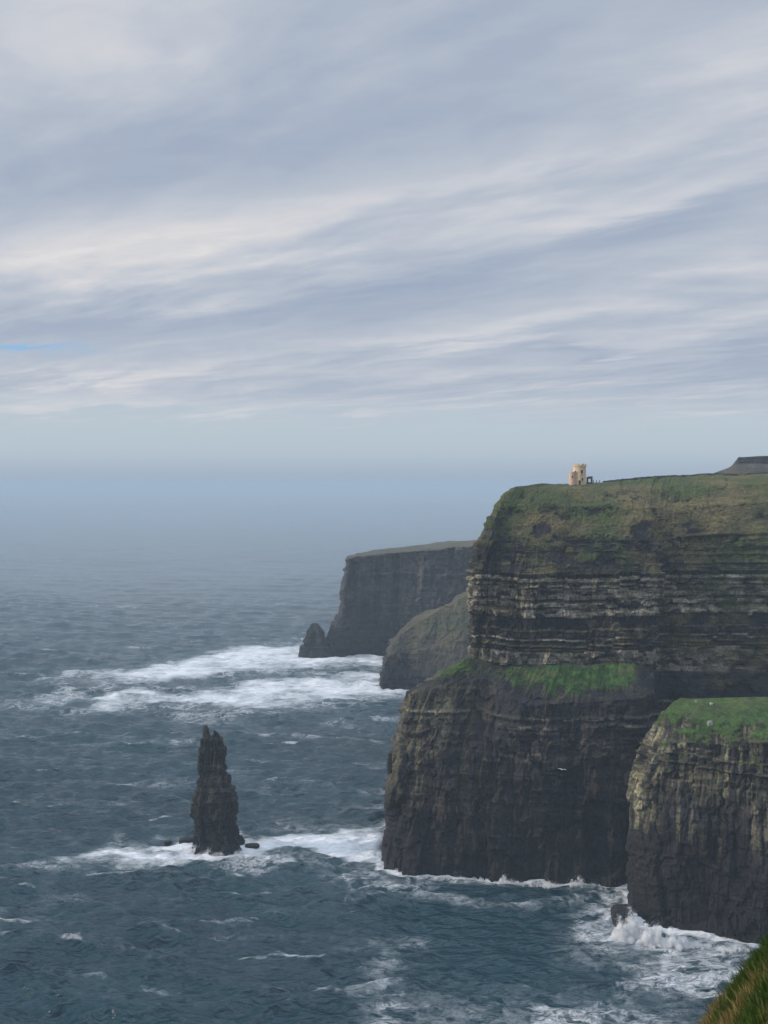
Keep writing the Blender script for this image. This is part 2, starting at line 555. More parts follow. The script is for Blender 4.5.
# ------------------------------------------------------------------ materials
def mat_cliff():
    mt, n, out = new_mat('layered_rock_and_turf')
    tint = n.attr('tint')[0]
    turf = n.attr('turf')[2]
    g = n.node('ShaderNodeNewGeometry').outputs['Position']
    x, y, z = n.sep(g)
    f1 = n.noise(g, 0.9, 6, 0.65)
    f2 = n.noise(n.comb(x, y, n.m('MULTIPLY', z, n.m('ADD', 0.42, n.m('MULTIPLY', turf, 0.55)))), 0.8, 5, 0.6)
    f3 = n.noise(n.comb(n.m('MULTIPLY', x, 0.12), n.m('MULTIPLY', y, 0.12), z), 1.1, 4, 0.6)
    k = n.m('MULTIPLY', n.mapr(f1, 0.3, 0.7, 0.5, 1.5), n.mapr(n.m('MULTIPLY', n.m('ADD', f2, f3), 0.5), 0.3, 0.7, 0.7, 1.3))
    vm = n.node('ShaderNodeVectorMath', operation='SCALE')
    n.put(vm.inputs[0], tint)
    n.put(vm.inputs['Scale'], k)
    h = n.m('ADD', n.m('MULTIPLY', f1, 0.7), n.m('MULTIPLY', f3, 0.5))
    rough = n.m('ADD', 0.72, n.m('MULTIPLY', turf, 0.23))
    principled(n, out, vm.outputs[0], rough, n.bump(h, 0.85, 1.0), 0.25)
    return mt


def mat_plain(name, c, rough=0.85, var=0.35, scale=2.0, bump=0.3, bdist=0.05, spec=0.3):
    mt, n, out = new_mat(name)
    g = n.node('ShaderNodeNewGeometry').outputs['Position']
    f = n.noise(g, scale, 5, 0.6)
    lo = tuple(v * (1 - var) for v in c) + (1,)
    hi = tuple(v * (1 + var) for v in c) + (1,)
    principled(n, out, n.mix(n.mapr(f, 0.3, 0.7), lo, hi), rough, n.bump(f, bump, bdist), spec)
    return mt


def mat_sea():
    mt, n, out = new_mat('atlantic_water')
    g = n.node('ShaderNodeNewGeometry').outputs['Position']
    x, y, z = n.sep(g)
    foam = n.attr('foam')[2]
    churn = n.attr('churn')[2]
    # ripples (crests lie across the wind)
    rx, ry = n.m('MULTIPLY', x, 0.38), y
    r1 = n.noise(n.comb(rx, ry, 0.0), 0.21, 4, 0.5, 0.1)
    r2 = n.noise(n.comb(rx, ry, 4.0), 0.8, 2, 0.5, 0.3)
    h = n.m('ADD', n.m('MULTIPLY', r1, 4.0), n.m('MULTIPLY', r2, 0.45))
    h = n.m('MULTIPLY', h, n.mapr(y, 500.0, 2600.0, 1.0, 0.22))        # ripples flattened with distance so the far sea reflects paler
    # foam: solid where dense, lacy veins where thin
    warp = n.noise(n.comb(x, y, 2.0), 0.05, 4, 0.55)
    wx = n.m('ADD', x, n.m('MULTIPLY', n.m('SUBTRACT', warp, 0.5), 26.0))
    wy = n.m('ADD', y, n.m('MULTIPLY', n.m('SUBTRACT', n.noise(n.comb(x, y, 7.0), 0.05, 4, 0.55), 0.5), 26.0))
    v1 = n.noise(n.comb(wx, wy, 0.0), 0.06, 6, 0.58)
    v2 = n.noise(n.comb(n.m('MULTIPLY', wx, 0.4), wy, 5.0), 0.085, 7, 0.62)
    vein = n.m('SUBTRACT', 1.0, n.m('MULTIPLY', n.m('ABSOLUTE', n.m('SUBTRACT', v1, 0.5)), 12.0), clamp=True)
    vein2 = n.m('SUBTRACT', 1.0, n.m('MULTIPLY', n.m('ABSOLUTE', n.m('SUBTRACT', v2, 0.52)), 12.0), clamp=True)
    lace = n.m('MAXIMUM', n.m('POWER', vein, 1.6), n.m('MULTIPLY', n.m('POWER', vein2, 1.6), 0.9))
    fine = n.noise(n.comb(rx, ry, 1.0), 0.55, 6, 0.7)
    dens = n.m('ADD', foam, n.m('MULTIPLY', n.m('SUBTRACT', n.m('ADD', n.m('MULTIPLY', v2, 0.6), n.m('MULTIPLY', fine, 0.4)), 0.5), 1.5))
    solid = n.m('MULTIPLY', n.mapr(dens, 0.34, 0.98), n.mapr(foam, 0.05, 0.3))
    lacy = n.m('MULTIPLY', n.m('MULTIPLY', lace, n.mapr(fine, 0.28, 0.52)), n.mapr(churn, 0.0, 0.75))
    fm = n.m('MAXIMUM', solid, lacy, clamp=True)
    fm = n.m('MINIMUM', fm, 1.0)
    # water colour: deep slate teal, greener where air is mixed in near the rocks
    deep = n.mix(n.mapr(n.noise(n.comb(x, y, 0.0), 0.006, 4, 0.5), 0.35, 0.65), (0.002, 0.024, 0.036, 1), (0.004, 0.034, 0.049, 1))
    deep = n.mix(n.m('MULTIPLY', n.m('MAXIMUM', foam, n.m('MULTIPLY', churn, 0.7)), 0.8), deep, (0.018, 0.060, 0.066, 1))
    color = n.mix(fm, deep, (0.70, 0.73, 0.76, 1))
    rough = n.m('ADD', 0.09, n.m('MULTIPLY', fm, 0.6))
    nrm = n.bump(n.m('ADD', h, n.m('MULTIPLY', fm, 0.6)), 1.0, 1.3)
    p = principled(n, out, color, rough, nrm, 0.5)
    p.inputs['IOR'].default_value = 1.33
    return mt


def mat_spray():
    mt, n, out = new_mat('white_water_spray')
    p = n.node('ShaderNodeBsdfPrincipled')
    p.inputs['Base Color'].default_value = (0.86, 0.88, 0.90, 1)
    p.inputs['Roughness'].default_value = 0.9
    p.inputs['Specular IOR Level'].default_value = 0.1
    tr = n.node('ShaderNodeBsdfTransparent')
    mx = n.node('ShaderNodeMixShader')
    mx.inputs[0].default_value = 0.6
    n.t.links.new(tr.outputs[0], mx.inputs[1])
    n.t.links.new(p.outputs[0], mx.inputs[2])
    n.t.links.new(mx.outputs[0], out.inputs['Surface'])
    return mt


M_CLIFF = mat_cliff()
M_SEA = mat_sea()
M_SPRAY = mat_spray()


# ------------------------------------------------------------------ headlands
def col_levels(cols, spec):
    """spec: for each level a list of (px, Y, py or ('z', Z))"""
    out = []
    for lev in spec:
        row = []
        for (px, Y, h) in lev:
            Zv = h[1] if isinstance(h, tuple) else EYE - (h - HY) / F * Y
            row.append(((px - CX) / F * Y, Y, Zv))
        out.append(row)
    return out


z = lambda v: ('z', v)
# columns: back, hidden flank, left tip, front .. front right, gully, recess, behind, far right
main_spec = [
    [(415, 930, z(-4)), (398, 740, z(-4)), (381, 630, z(-4)), (430, 614, z(-4)), (470, 608, z(-4)), (520, 604, z(-4)), (590, 600, z(-4)), (622, 598, z(-4)), (640, 618, z(-4)), (655, 655, z(-4)), (730, 660, z(-4)), (1150, 660, z(-4))],
    [(416, 930, z(40)), (404, 735, z(55)), (395, 631.5, z(67)), (434, 618, z(60)), (473, 612, z(60)), (522, 606, z(60)), (592, 602, z(60)), (630, 600, z(60)), (642, 619, z(45)), (656, 657, z(45)), (730, 661, z(45)), (1150, 661, z(45))],
    [(440, 930, z(50)), (425, 700, z(84)), (405, 633, z(90)), (450, 628, z(95)), (490, 633, z(98)), (525, 609, z(89)), (598, 606, z(91)), (640, 604, z(93)), (647, 622, z(92)), (658, 659, z(88)), (730, 662, z(86)), (1150, 662, z(86))],
    [(495, 930, z(60)), (482, 705, z(98)), (471, 657, z(105.5)), (484, 650, z(104)), (502, 645, z(102.5)), (540, 642, z(103)), (600, 639, z(105)), (634, 638, z(105)), (648, 646, z(101)), (662, 663, z(98)), (730, 666, z(98)), (1150, 666, z(98))],
    [(492, 930, z(152)), (479, 740, z(152)), (473, 660, z(152)), (487, 653, z(151)), (504, 650, z(151)), (542, 647, z(151)), (600, 645, z(151)), (632, 646, z(151)), (650, 653, z(151)), (665, 668, z(150)), (730, 670, z(151)), (1150, 670, z(153))],
    [(505, 930, z(166)), (492, 740, z(166)), (481, 668, z(168)), (496, 664, z(168)), (509, 663, z(169)), (545, 661, z(169)), (602, 660, z(169)), (634, 660, z(169)), (652, 666, z(169)), (668, 678, z(169)), (730, 680, z(171)), (1150, 680, z(175))],
    [(520, 930, z(188)), (512, 745, z(188)), (497, 682, z(187.5)), (508, 680, z(187)), (522, 681, z(187)), (552, 680, z(187)), (604, 683, z(187)), (636, 682, z(186)), (652, 686, z(186)), (672, 694, z(186)), (730, 696, z(188)), (1150, 696, z(194))],
    [(530, 930, z(194)), (525, 750, z(196)), (512, 702, z(196)), (520, 702, z(196.6)), (530, 703, z(196.7)), (558, 705, z(197)), (605, 708, z(196.5)), (632, 710, z(196.5)), (652, 712, z(196)), (676, 716, z(196.5)), (730, 718, z(199)), (1150, 718, z(205))],
    [(560, 930, z(192)), (545, 770, z(198)), (540, 738, z(199.0)), (545, 739, z(199.2)), (552, 740, z(199.3)), (575, 742, z(199.8)), (610, 746, z(201.2)), (632, 748, z(202.1)), (655, 750, z(203.0)), (680, 752, z(203.8)), (735, 755, z(205.5)), (1150, 758, z(211))],
    [(650, 1000, z(170)), (640, 960, z(184)), (630, 930, z(190)), (630, 930, z(191)), (632, 930, z(192)), (640, 930, z(193)), (655, 930, z(194)), (670, 930, z(195)), (690, 930, z(196)), (710, 930, z(197)), (760, 930, z(198)), (1250, 930, z(206))],
]
M_PALE = [(131.5, 151.0, 0.5, 0.06), (150.2, 152.4, 1.0, -0.16), (147.2, 148.6, 1.0, -0.2), (141.0, 143.4, 0.9, -0.02), (136.6, 139.2, 1.0, -0.14),
          (131.4, 135.8, 1.0, -0.14), (118.8, 119.8, 1.0, -0.3), (100.5, 113.0, 0.75, -0.04), (83.0, 84.4, 0.7, 0.02), (78.8, 80.3, 0.6, 0.1),
          (121.0, 126.0, 0.2, 0.1), (154.5, 156.0, 0.6, 0.05), (158.6, 159.8, 0.6, 0.08), (163.2, 164.4, 0.55, 0.1), (167.0, 168.6, 0.5, 0.12), (62, 78, 0.2, 0.3)]


def main_grass(S, Z, VL, N, N2, gn, P):
    px = P[..., 0] / P[..., 1] * F + CX
    bench = sstep(VL, 2.0, 2.12) * (1 - sstep(VL, 2.9, 3.0))
    mound = sstep(px + 14 * gn, 503, 518) * (1 - sstep(px + 8 * gn, 630, 642)) * sstep(VL + 0.5 * gn, 2.2, 2.4)
    lip = (1 - sstep(px + 12 * gn, 468, 480)) * sstep(VL + 0.6 * gn, 2.4, 2.6)
    ledge = sstep(N2[..., 2] + 0.45 * gn, 0.62, 0.85) * sstep(Z, 70, 95) * 0.85 * (1 - sstep(VL, 1.75, 1.95) * (1 - sstep(VL, 2.9, 3.0)))
    dark = fbm(S / 15, Z / 4.5, seed=311, oct=5, gain=0.6)            # bare shale bands breaking through the slope
    slope = sstep(VL + 2.2 * gn + 0.8 * fbm(S / 40, Z / 20, seed=313, oct=3), 5.0, 5.7) * (1 - 0.95 * sstep(dark - 0.09 * (VL - 5.6), 0.0, 0.10))
    top = sstep(VL + 0.4 * gn, 6.4, 6.9)
    mid = sstep(gn + 0.25 * sstep(px, 640, 700) + 0.38 * sstep(Z, 148, 160), 0.15, 0.40) * sstep(Z, 85, 110) * 0.7
    weak = bench * sstep(gn, 0.0, 0.3) * 0.45
    g = np.clip(np.maximum.reduce([bench * mound, bench * lip, ledge, slope, top, mid, weak]), 0, 1)
    return g, np.clip(bench * np.maximum(mound, lip * 0.8) + 0.2 * sstep(VL, 7.0, 7.6), 0, 1)


def main_col(c, S, Z, VL, P, seed):
    # the lower buttress carries green-brown lichen near its left edge
    px = P[..., 0] / P[..., 1] * F + CX
    m = (1 - sstep(px + 40 * fbm(S / 20, Z / 30, seed=seed + 3, oct=3), 425, 505)) * sstep(Z, 25, 60) * (1 - sstep(Z, 88, 100))
    m = m * sstep(fbm(S / 2.5, Z / 18, seed=seed + 7, oct=4), -0.35, 0.45)
    return lerp(c, (0.115, 0.105, 0.062), m * 0.85)


cliff, PM = rock_wall('cliff', col_levels(None, main_spec), [14, 30, 95, 80, 110, 150, 60, 60, 60, 110, 130],
                      [125, 75, 60, 120, 60, 60, 50, 30, 10], 11, M_CLIFF, pale=M_PALE, grassfn=main_grass, colfn=main_col, amp=0.9, bed_t=(0.8, 6.5),
                      strata=lambda Z, S: 0.6 + 0.6 * sstep(Z, 92, 110), vert=0.8, slope_rock=lambda VL: 0.16 + 0.6 * sstep(VL, 1.8, 2.1) * (1 - sstep(VL, 2.7, 3.0)), flat=0.75, smooth_from=7.0)
tag(cliff, 'tall layered sea cliff with a grassy shelf and the stone tower on its top', 'cliff', kind='structure')

# near headland at the right
near_spec = [
    [(690, 650, z(-4)), (640, 610, z(-4)), (625, 562, z(-4)), (660, 543, z(-4)), (715, 530, z(-4)), (790, 515, z(-4)), (960, 500, z(-4)), (1300, 500, z(-4))],
    [(690, 650, z(40)), (645, 610, z(40)), (631, 563, z(40)), (662, 545, z(40)), (716, 532, z(40)), (790, 517, z(40)), (960, 502, z(40)), (1300, 502, z(40))],
    [(692, 650, z(60)), (648, 610, z(60)), (634, 564, z(60)), (663, 547, z(60)), (717, 534, z(60)), (790, 519, z(60)), (960, 504, z(60)), (1300, 504, z(60))],
    [(694, 650, z(50)), (662, 605, z(66)), (648, 565, z(77)), (668, 549, z(82)), (718, 536, z(84)), (790, 521, z(87)), (960, 506, z(90)), (1300, 506, z(90))],
    [(696, 650, z(54)), (672, 607, z(72)), (659, 569, z(88)), (673, 557, z(91)), (719, 546, z(91)), (790, 533, z(92)), (960, 518, z(96)), (1300, 516, z(100))],
    [(700, 652, z(58)), (694, 612, z(76)), (681, 586, z(94)), (692, 580, z(95.5)), (722, 576, z(97)), (790, 570, z(98.5)), (960, 560, z(104)), (1300, 560, z(110))],
    [(712, 668, z(60)), (706, 645, z(62)), (704, 640, z(66)), (714, 640, z(70)), (738, 640, z(74)), (800, 650, z(84)), (960, 650, z(104)), (1300, 650, z(104))],
]


def near_grass(S, Z, VL, N, N2, gn, P):
    top = sstep(VL + 1.5 * gn, 3.3, 3.6)
    ledge = sstep(N2[..., 2] + 0.4 * gn, 0.65, 0.9) * sstep(Z, 55, 75)
    g = np.clip(np.maximum(top, ledge * 0.7), 0, 1)
    return g, np.clip(top * 0.85, 0, 1)


def near_col(c, S, Z, VL, P, seed):
    px = P[..., 0] / P[..., 1] * F + CX
    st = fbm(S / 2.2, Z / 16, seed=seed + 3, oct=4)
    lich = sstep(Z + 14 * fbm(S / 6, Z / 25, seed=seed + 5, oct=4), 52, 76) * sstep(st, -0.15, 0.45)
    edge = (1 - sstep(px + 18 * fbm(S / 8, Z / 12, seed=seed + 8, oct=3), 640, 668)) * sstep(Z, 34, 48) * sstep(fbm(S / 3, Z / 7, seed=seed + 6, oct=4), -0.4, 0.3)
    streak = sstep(fbm(S / 3.0, Z / 45, seed=seed + 9, oct=4), 0.18, 0.5) * sstep(Z, 26, 46)
    m = np.clip(np.maximum.reduce([lich * 0.9, edge, streak * 0.4]), 0, 1)
    lowz = 1 - sstep(Z + 12 * fbm(S / 7, Z / 20, seed=seed + 14, oct=4), 30, 56)
    c = lerp(c, (0.011, 0.0105, 0.013), lowz * 0.7)
    cell = worley(S / 3.2, Z / 5.5, seed + 12)
    return lerp(c, (0.27, 0.255, 0.155), np.clip(m * (0.25 + 1.0 * cell[0]) - 0.5 * cell[2] * m, 0, 1))


near, PN = rock_wall('cliff', col_levels(None, near_spec), [16, 40, 110, 130, 170, 120, 20],
                     [110, 50, 60, 30, 40, 16], 37, M_CLIFF, smooth_from=4.6, flat=0.7, pale=[(72, 80, 0.5, 0.1)], grassfn=near_grass, colfn=near_col,
                     amp=0.85, blocks=(6.5, 2.6), bed_t=(1.0, 7.0), strata=lambda Z, S: 0.35 + 0.6 * sstep(Z, 60, 72))
tag(near, 'nearer low headland with bright green turf above pale stained rock', 'cliff', kind='structure')

# middle headland, sloping to a dark toe
mid_spec = [
    [(420, 1500, z(-4)), (392, 1300, z(-4)), (383, 1168, z(-4)), (402, 1160, z(-4)), (440, 1150, z(-4)), (520, 1140, z(-4)), (700, 1140, z(-4))],
    [(420, 1500, z(20)), (393, 1300, z(20)), (384, 1169, z(20)), (402, 1163, z(15)), (442, 1155, z(15)), (520, 1145, z(15)), (700, 1145, z(15))],
    [(424, 1500, z(36)), (396, 1300, z(36)), (386, 1172, z(34)), (408, 1172, z(37)), (446, 1176, z(42)), (520, 1180, z(50)), (700, 1180, z(60))],
    [(440, 1500, z(60)), (410, 1300, z(50)), (394, 1190, z(45)), (412, 1200, z(58)), (448, 1215, z(79)), (520, 1230, z(110)), (700, 1250, z(140))],
    [(500, 1500, z(70)), (470, 1330, z(75)), (440, 1260, z(70)), (450, 1260, z(78)), (480, 1270, z(95)), (540, 1290, z(125)), (720, 1320, z(150))],
]


def mid_grass(S, Z, VL, N, N2, gn, P):
    return np.clip(sstep(VL + 1.6 * gn, 1.4, 2.5) * 0.4, 0, 1)


def mid_col(c, S, Z, VL, P, seed):
    px = P[..., 0] / P[..., 1] * F + CX
    m = sstep(px + 16 * fbm(S / 25, Z / 25, seed=seed + 3, oct=4), 396, 425) * sstep(Z + 10 * fbm(S / 18, Z / 30, seed=seed + 4, oct=3), 8, 30)
    m = m * (0.55 + 0.45 * sstep(fbm(S / 8, Z / 16, seed=seed + 5, oct=4), -0.3, 0.3))
    return lerp(c, (0.078, 0.070, 0.045), m * 0.9)


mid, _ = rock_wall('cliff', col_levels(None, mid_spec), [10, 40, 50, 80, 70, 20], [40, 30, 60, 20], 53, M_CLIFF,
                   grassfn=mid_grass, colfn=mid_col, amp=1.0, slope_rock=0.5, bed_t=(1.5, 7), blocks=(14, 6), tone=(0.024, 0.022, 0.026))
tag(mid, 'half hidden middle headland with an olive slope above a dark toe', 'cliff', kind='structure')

# far headland
far_spec = [
    [(440, 1900, z(-4)), (350, 1560, z(-4)), (325, 1392, z(-4)), (350, 1388, z(-4)), (395, 1388, z(-4)), (480, 1380, z(-4)), (700, 1380, z(-4))],
    [(440, 1900, z(20)), (352, 1560, z(20)), (329, 1393, z(22)), (352, 1390, z(22)), (396, 1390, z(20)), (480, 1382, z(20)), (700, 1382, z(20))],
    [(442, 1900, z(50)), (358, 1560, z(50)), (339, 1396, z(50)), (356, 1393, z(50)), (398, 1393, z(50)), (480, 1385, z(50)), (700, 1385, z(50))],
    [(445, 1900, z(80)), (362, 1560, z(80)), (343, 1398, z(80)), (358, 1396, z(80)), (399, 1396, z(80)), (480, 1388, z(80)), (700, 1388, z(80))],
    [(450, 1900, z(112)), (366, 1560, z(114)), (347, 1402, z(114)), (362, 1400, z(118)), (400, 1400, z(121.5)), (480, 1392, z(131)), (700, 1392, z(150))],
    [(520, 1900, z(96)), (430, 1600, z(98)), (395, 1500, z(104)), (405, 1510, z(114)), (430, 1520, z(121)), (500, 1520, z(131)), (720, 1520, z(150))],
]


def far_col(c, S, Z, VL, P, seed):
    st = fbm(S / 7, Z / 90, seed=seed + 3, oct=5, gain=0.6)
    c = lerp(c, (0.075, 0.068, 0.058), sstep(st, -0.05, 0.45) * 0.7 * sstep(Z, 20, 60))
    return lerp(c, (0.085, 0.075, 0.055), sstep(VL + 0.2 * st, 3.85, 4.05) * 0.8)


def far_grass(S, Z, VL, N, N2, gn, P):
    return np.clip(sstep(VL + 0.3 * gn, 3.97, 4.15), 0, 1) * 0.4


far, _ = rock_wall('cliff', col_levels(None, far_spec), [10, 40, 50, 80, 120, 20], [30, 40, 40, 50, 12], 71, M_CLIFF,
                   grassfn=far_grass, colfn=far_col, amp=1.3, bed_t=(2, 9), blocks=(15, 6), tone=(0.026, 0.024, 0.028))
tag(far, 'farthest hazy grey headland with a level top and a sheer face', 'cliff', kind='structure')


# distant flat topped hill behind the ridge
def build_hill():
    Y0 = 860
    spec = [
        [(640, Y0, 490), (700, Y0, 480), (716, Y0 - 20, 476), (736, Y0 - 30, 476), (741, Y0 - 30, 476), (800, Y0 - 30, 476), (1100, Y0 - 30, 476)],
        [(650, Y0 + 30, 488), (704, Y0 + 20, 476), (722, Y0, 470.5), (737, Y0 - 10, 465.5), (742, Y0 - 12, 465.5), (800, Y0 - 12, 465), (1100, Y0 - 10, 464)],
        [(655, Y0 + 40, 487), (706, Y0 + 30, 475.5), (726, Y0 + 20, 468.8), (737.2, Y0 - 4, 463.8), (743, Y0 - 6, 463.8), (800, Y0 - 6, 463), (1100, Y0, 460)],
        [(655, Y0 + 42, 487), (707, Y0 + 32, 475.4), (728, Y0 + 22, 468.6), (738.2, Y0 - 2, 457.4), (744, Y0 - 4, 457), (800, Y0 - 4, 455), (1100, Y0 + 4, 455)],
        [(680, Y0 + 250, 490), (715, Y0 + 200, 478), (732, Y0 + 200, 470), (744, Y0 + 150, 460), (752, Y0 + 150, 459), (820, Y0 + 150, 457), (1100, Y0 + 150, 457)],
    ]
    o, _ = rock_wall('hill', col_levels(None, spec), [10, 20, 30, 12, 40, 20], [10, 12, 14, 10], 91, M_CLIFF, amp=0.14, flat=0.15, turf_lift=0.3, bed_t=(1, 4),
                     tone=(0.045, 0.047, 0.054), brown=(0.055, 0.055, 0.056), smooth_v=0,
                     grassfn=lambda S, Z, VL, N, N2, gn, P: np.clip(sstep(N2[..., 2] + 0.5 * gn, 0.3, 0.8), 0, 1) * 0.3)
    tag(o, 'low flat topped grey hill rising behind the ridge', 'hill', kind='structure')


build_hill()


# ------------------------------------------------------------------ sea stacks
def ring_loft(prof, Yc, depth, nz, na, seed, amp=1.0, bias=0.6):
    """prof: list of (py, left px, right px) top to bottom; returns verts grid (nz,na,3) bottom to top"""
    pr = sorted(prof, key=lambda t: -t[0])
    zz = np.array([EYE - (p[0] - HY) / F * Yc for p in pr])
    xl = np.array([(p[1] - CX) / F * Yc for p in pr])
    xr = np.array([(p[2] - CX) / F * Yc for p in pr])
    zi = np.linspace(zz[0], zz[-1], nz)
    l, r = np.interp(zi, zz, xl), np.interp(zi, zz, xr)
    cx, hw = (l + r) / 2, (r - l) / 2
    th = np.linspace(0, 2 * np.pi, na, endpoint=False)
    ct, st = np.cos(th), np.sin(th)
    sq = 0.72                                          # squarish outline
    ex = np.sign(ct) * np.abs(ct) ** sq
    ey = np.sign(st) * np.abs(st) ** sq
    X = cx[:, None] + hw[:, None] * ex[None]
    Yv = Yc + (hw[:, None] * depth) * ey[None]
    Zv = np.broadcast_to(zi[:, None], X.shape)
    P = np.stack([X, Yv, Zv], -1).copy()
    S = th[None] * np.maximum(hw[:, None].max() * 1.0, 1) + np.zeros_like(Zv)
    zs, hs, ts = make_beds(seed, -20, 150, 0.8, 4)
    k = np.clip(np.searchsorted(zs, Zv) - 1, 0, len(hs) - 1)
    D = (hs[k] - 0.5) * 1.0 + fbm(S / 3, Zv / 14, seed=seed, oct=4) * 1.2
    for w, a, g in ((4.2, 2.6, 3), (1.9, 1.5, 5)):
        sw = S / w + fbm(S / (w * 3), Zv / 15, seed=seed + g, oct=2) * 0.6
        kk = np.floor(Zv / (w * 3.2) + hash1(np.floor(sw), seed=seed + g + 2) * 4)
        D = D + (hash1(np.floor(sw), kk, seed=seed + g + 3) - 0.5) * a
    D = D + fbm(S / 1.0, Zv / 2.5, seed=seed + 17, oct=3) * 0.35
    D = D - D.mean() - bias
    out = np.stack([ex, ey, 0 * ex], -1)
    out = out / np.linalg.norm(out, axis=1, keepdims=True)
    room = np.clip(hw / 6.0, 0.15, 1.0)
    P += out[None] * (D * amp * room[:, None])[..., None]
    P[..., 2] += (fbm(S / 1.6, Zv / 30, seed=seed + 23, oct=2) * 2.0) * np.linspace(0, 1, nz)[:, None] ** 2
    col = np.empty(P.shape); col[:] = (0.018, 0.017, 0.018)
    vs = fbm(S / 1.3, Zv / 14, seed=seed + 31, oct=4)
    col = lerp(col, (0.055, 0.051, 0.037), sstep(vs + 0.35 * (ts[k] - 0.5), -0.3, 0.5) * sstep(Zv, 12, 34) * 0.75)
    wet = 1 - sstep(Zv + 5 * vs, 6, 26)
    col = lerp(col, (0.016, 0.015, 0.018), wet * 0.85)
    return P, col


def stack_mesh(name, parts):
    Vs, Qs, Cs, off = [], [], [], 0
    for P, col in parts:
        nz, na = P.shape[:2]
        V = P.reshape(-1, 3)
        top = P[-1].mean(0, keepdims=True)
        Vs += [V, top]
        Cs += [col.reshape(-1, 3), col[-1].mean(0, keepdims=True)]
        q = grid_quads(nz, na, True)
        i = np.arange(na) + (nz - 1) * na
        tri = np.stack([i, np.roll(i, -1), np.full(na, nz * na), np.full(na, nz * na)], -1)
        Qs += [q + off, tri + off]
        off += nz * na + 1
    V, C, Q = np.concatenate(Vs), np.concatenate(Cs), np.concatenate(Qs)
    bm = bmesh.new()
    me = bpy.data.meshes.new(name)
    vs = [bm.verts.new(v) for v in V]
    for f in Q:
        f = list(dict.fromkeys(int(i) for i in f))
        try:
            bm.faces.new([vs[i] for i in f])
        except ValueError:
            pass
    bm.to_mesh(me)
    bm.free()
    at = me.attributes.new('tint', 'FLOAT_COLOR', 'POINT')
    at.data.foreach_set('color', np.concatenate([C, np.ones((len(C), 1))], 1).astype(np.float32).ravel())
    me.attributes.new('turf', 'FLOAT', 'POINT')
    return me


def build_main_stack():
    Y = 659
    body = [(738.5, 203.2, 220), (742, 202.3, 221), (749, 202.2, 223.3), (754, 202, 223.8), (766, 199.6, 225),
            (773, 198.6, 226), (775, 198.3, 229), (778, 198, 229.4), (779, 194.6, 229.5), (785, 194.5, 229.8), (787, 194.7, 234), (793, 194.6, 234.6),
            (796, 192.6, 235), (798, 192.2, 237.6), (806, 192.3, 237), (815, 193, 236), (820, 196, 236.3), (828, 195.6, 237),
            (836, 195, 238), (840, 194.5, 241.5), (851, 192, 243)]
    p1 = ring_loft(body, Y, 0.75, 190, 150, 5, 1.15, 0.5)
    p2 = ring_loft([(727, 203.2, 206.4), (730, 202.6, 208.6), (735, 202.4, 210.0), (746, 202.5, 211.5)], Y, 1.0, 24, 30, 8, 0.35)
    p3 = ring_loft([(732.5, 213.6, 217.9), (735, 213.2, 219.2), (746, 212.2, 221)], Y + 1, 1.0, 24, 30, 12, 0.35)
    p4 = ring_loft([(746.5, 198.4, 200.3), (754, 198.1, 200.8), (774, 197.6, 202)], Y - 1, 1.2, 20, 16, 15, 0.2)
    me = stack_mesh('sea_stack', [p1, p2, p3, p4])
    o = link('sea_stack', me, M_CLIFF)
    tag(o, 'tall dark jagged sea stack standing alone in white surf', 'sea stack')


build_main_stack()


def build_far_stack():
    Y = 1385
    p1 = ring_loft([(623.5, 313.5, 316.5), (626, 311.5, 318.5), (632, 309.5, 321), (640, 306, 324), (645, 305, 326.5), (646, 301.5, 328), (651, 301.5, 331), (659, 301, 334)], Y, 0.9, 70, 60, 21, 1.5, -1.2)
    p2 = ring_loft([(626, 331, 334), (631, 328.5, 337), (640, 326, 341), (650, 325, 344), (658, 324, 348)], Y + 6, 0.8, 50, 50, 24, 1.2)
    me = stack_mesh('sea_stack', [p1])
    o = link('sea_stack', me, M_CLIFF)
    tag(o, 'small rounded sea stack at the foot of the farthest headland', 'sea stack')
    me = stack_mesh('rock_pinnacle', [p2])
    o = link('rock_pinnacle', me, M_CLIFF)
    tag(o, 'small rock pinnacle between the far stack and the farthest headland', 'rock')


build_far_stack()


def boulder(name, c, r, seed, mat, label, cat, group=None, tone=(0.03, 0.028, 0.03), boxy=0.55):
    bm = bmesh.new()
    bmesh.ops.create_icosphere(bm, subdivisions=3, radius=1.0)
    V = np.array([v.co for v in bm.verts])
    d = 1 + 0.28 * fbm(V[:, 0] * 1.6 + seed, V[:, 1] * 1.6, V[:, 2] * 1.6, oct=3, seed=seed)
    V = np.sign(V) * np.abs(V) ** boxy * d[:, None] * np.array(r)
    for v, p in zip(bm.verts, V):
        v.co = p
    me = bpy.data.meshes.new(name)
    bm.to_mesh(me)
    bm.free()
    C = np.empty((len(V), 4), np.float32); C[:] = (*tone, 1)
    at = me.attributes.new('tint', 'FLOAT_COLOR', 'POINT')
    at.data.foreach_set('color', C.ravel())
    me.attributes.new('turf', 'FLOAT', 'POINT')
    o = link(name, me, mat)
    o.location = c
    return tag(o, label, cat, group)


def sea_rock(px, py, rx, ry, rz, seed, label):
    X, Y = sea_pt(px, py)
    boulder('rock', (X, Y, rz * 0.25), (rx, ry, rz), seed, M_CLIFF, label, 'rock', tone=(0.017, 0.016, 0.018))


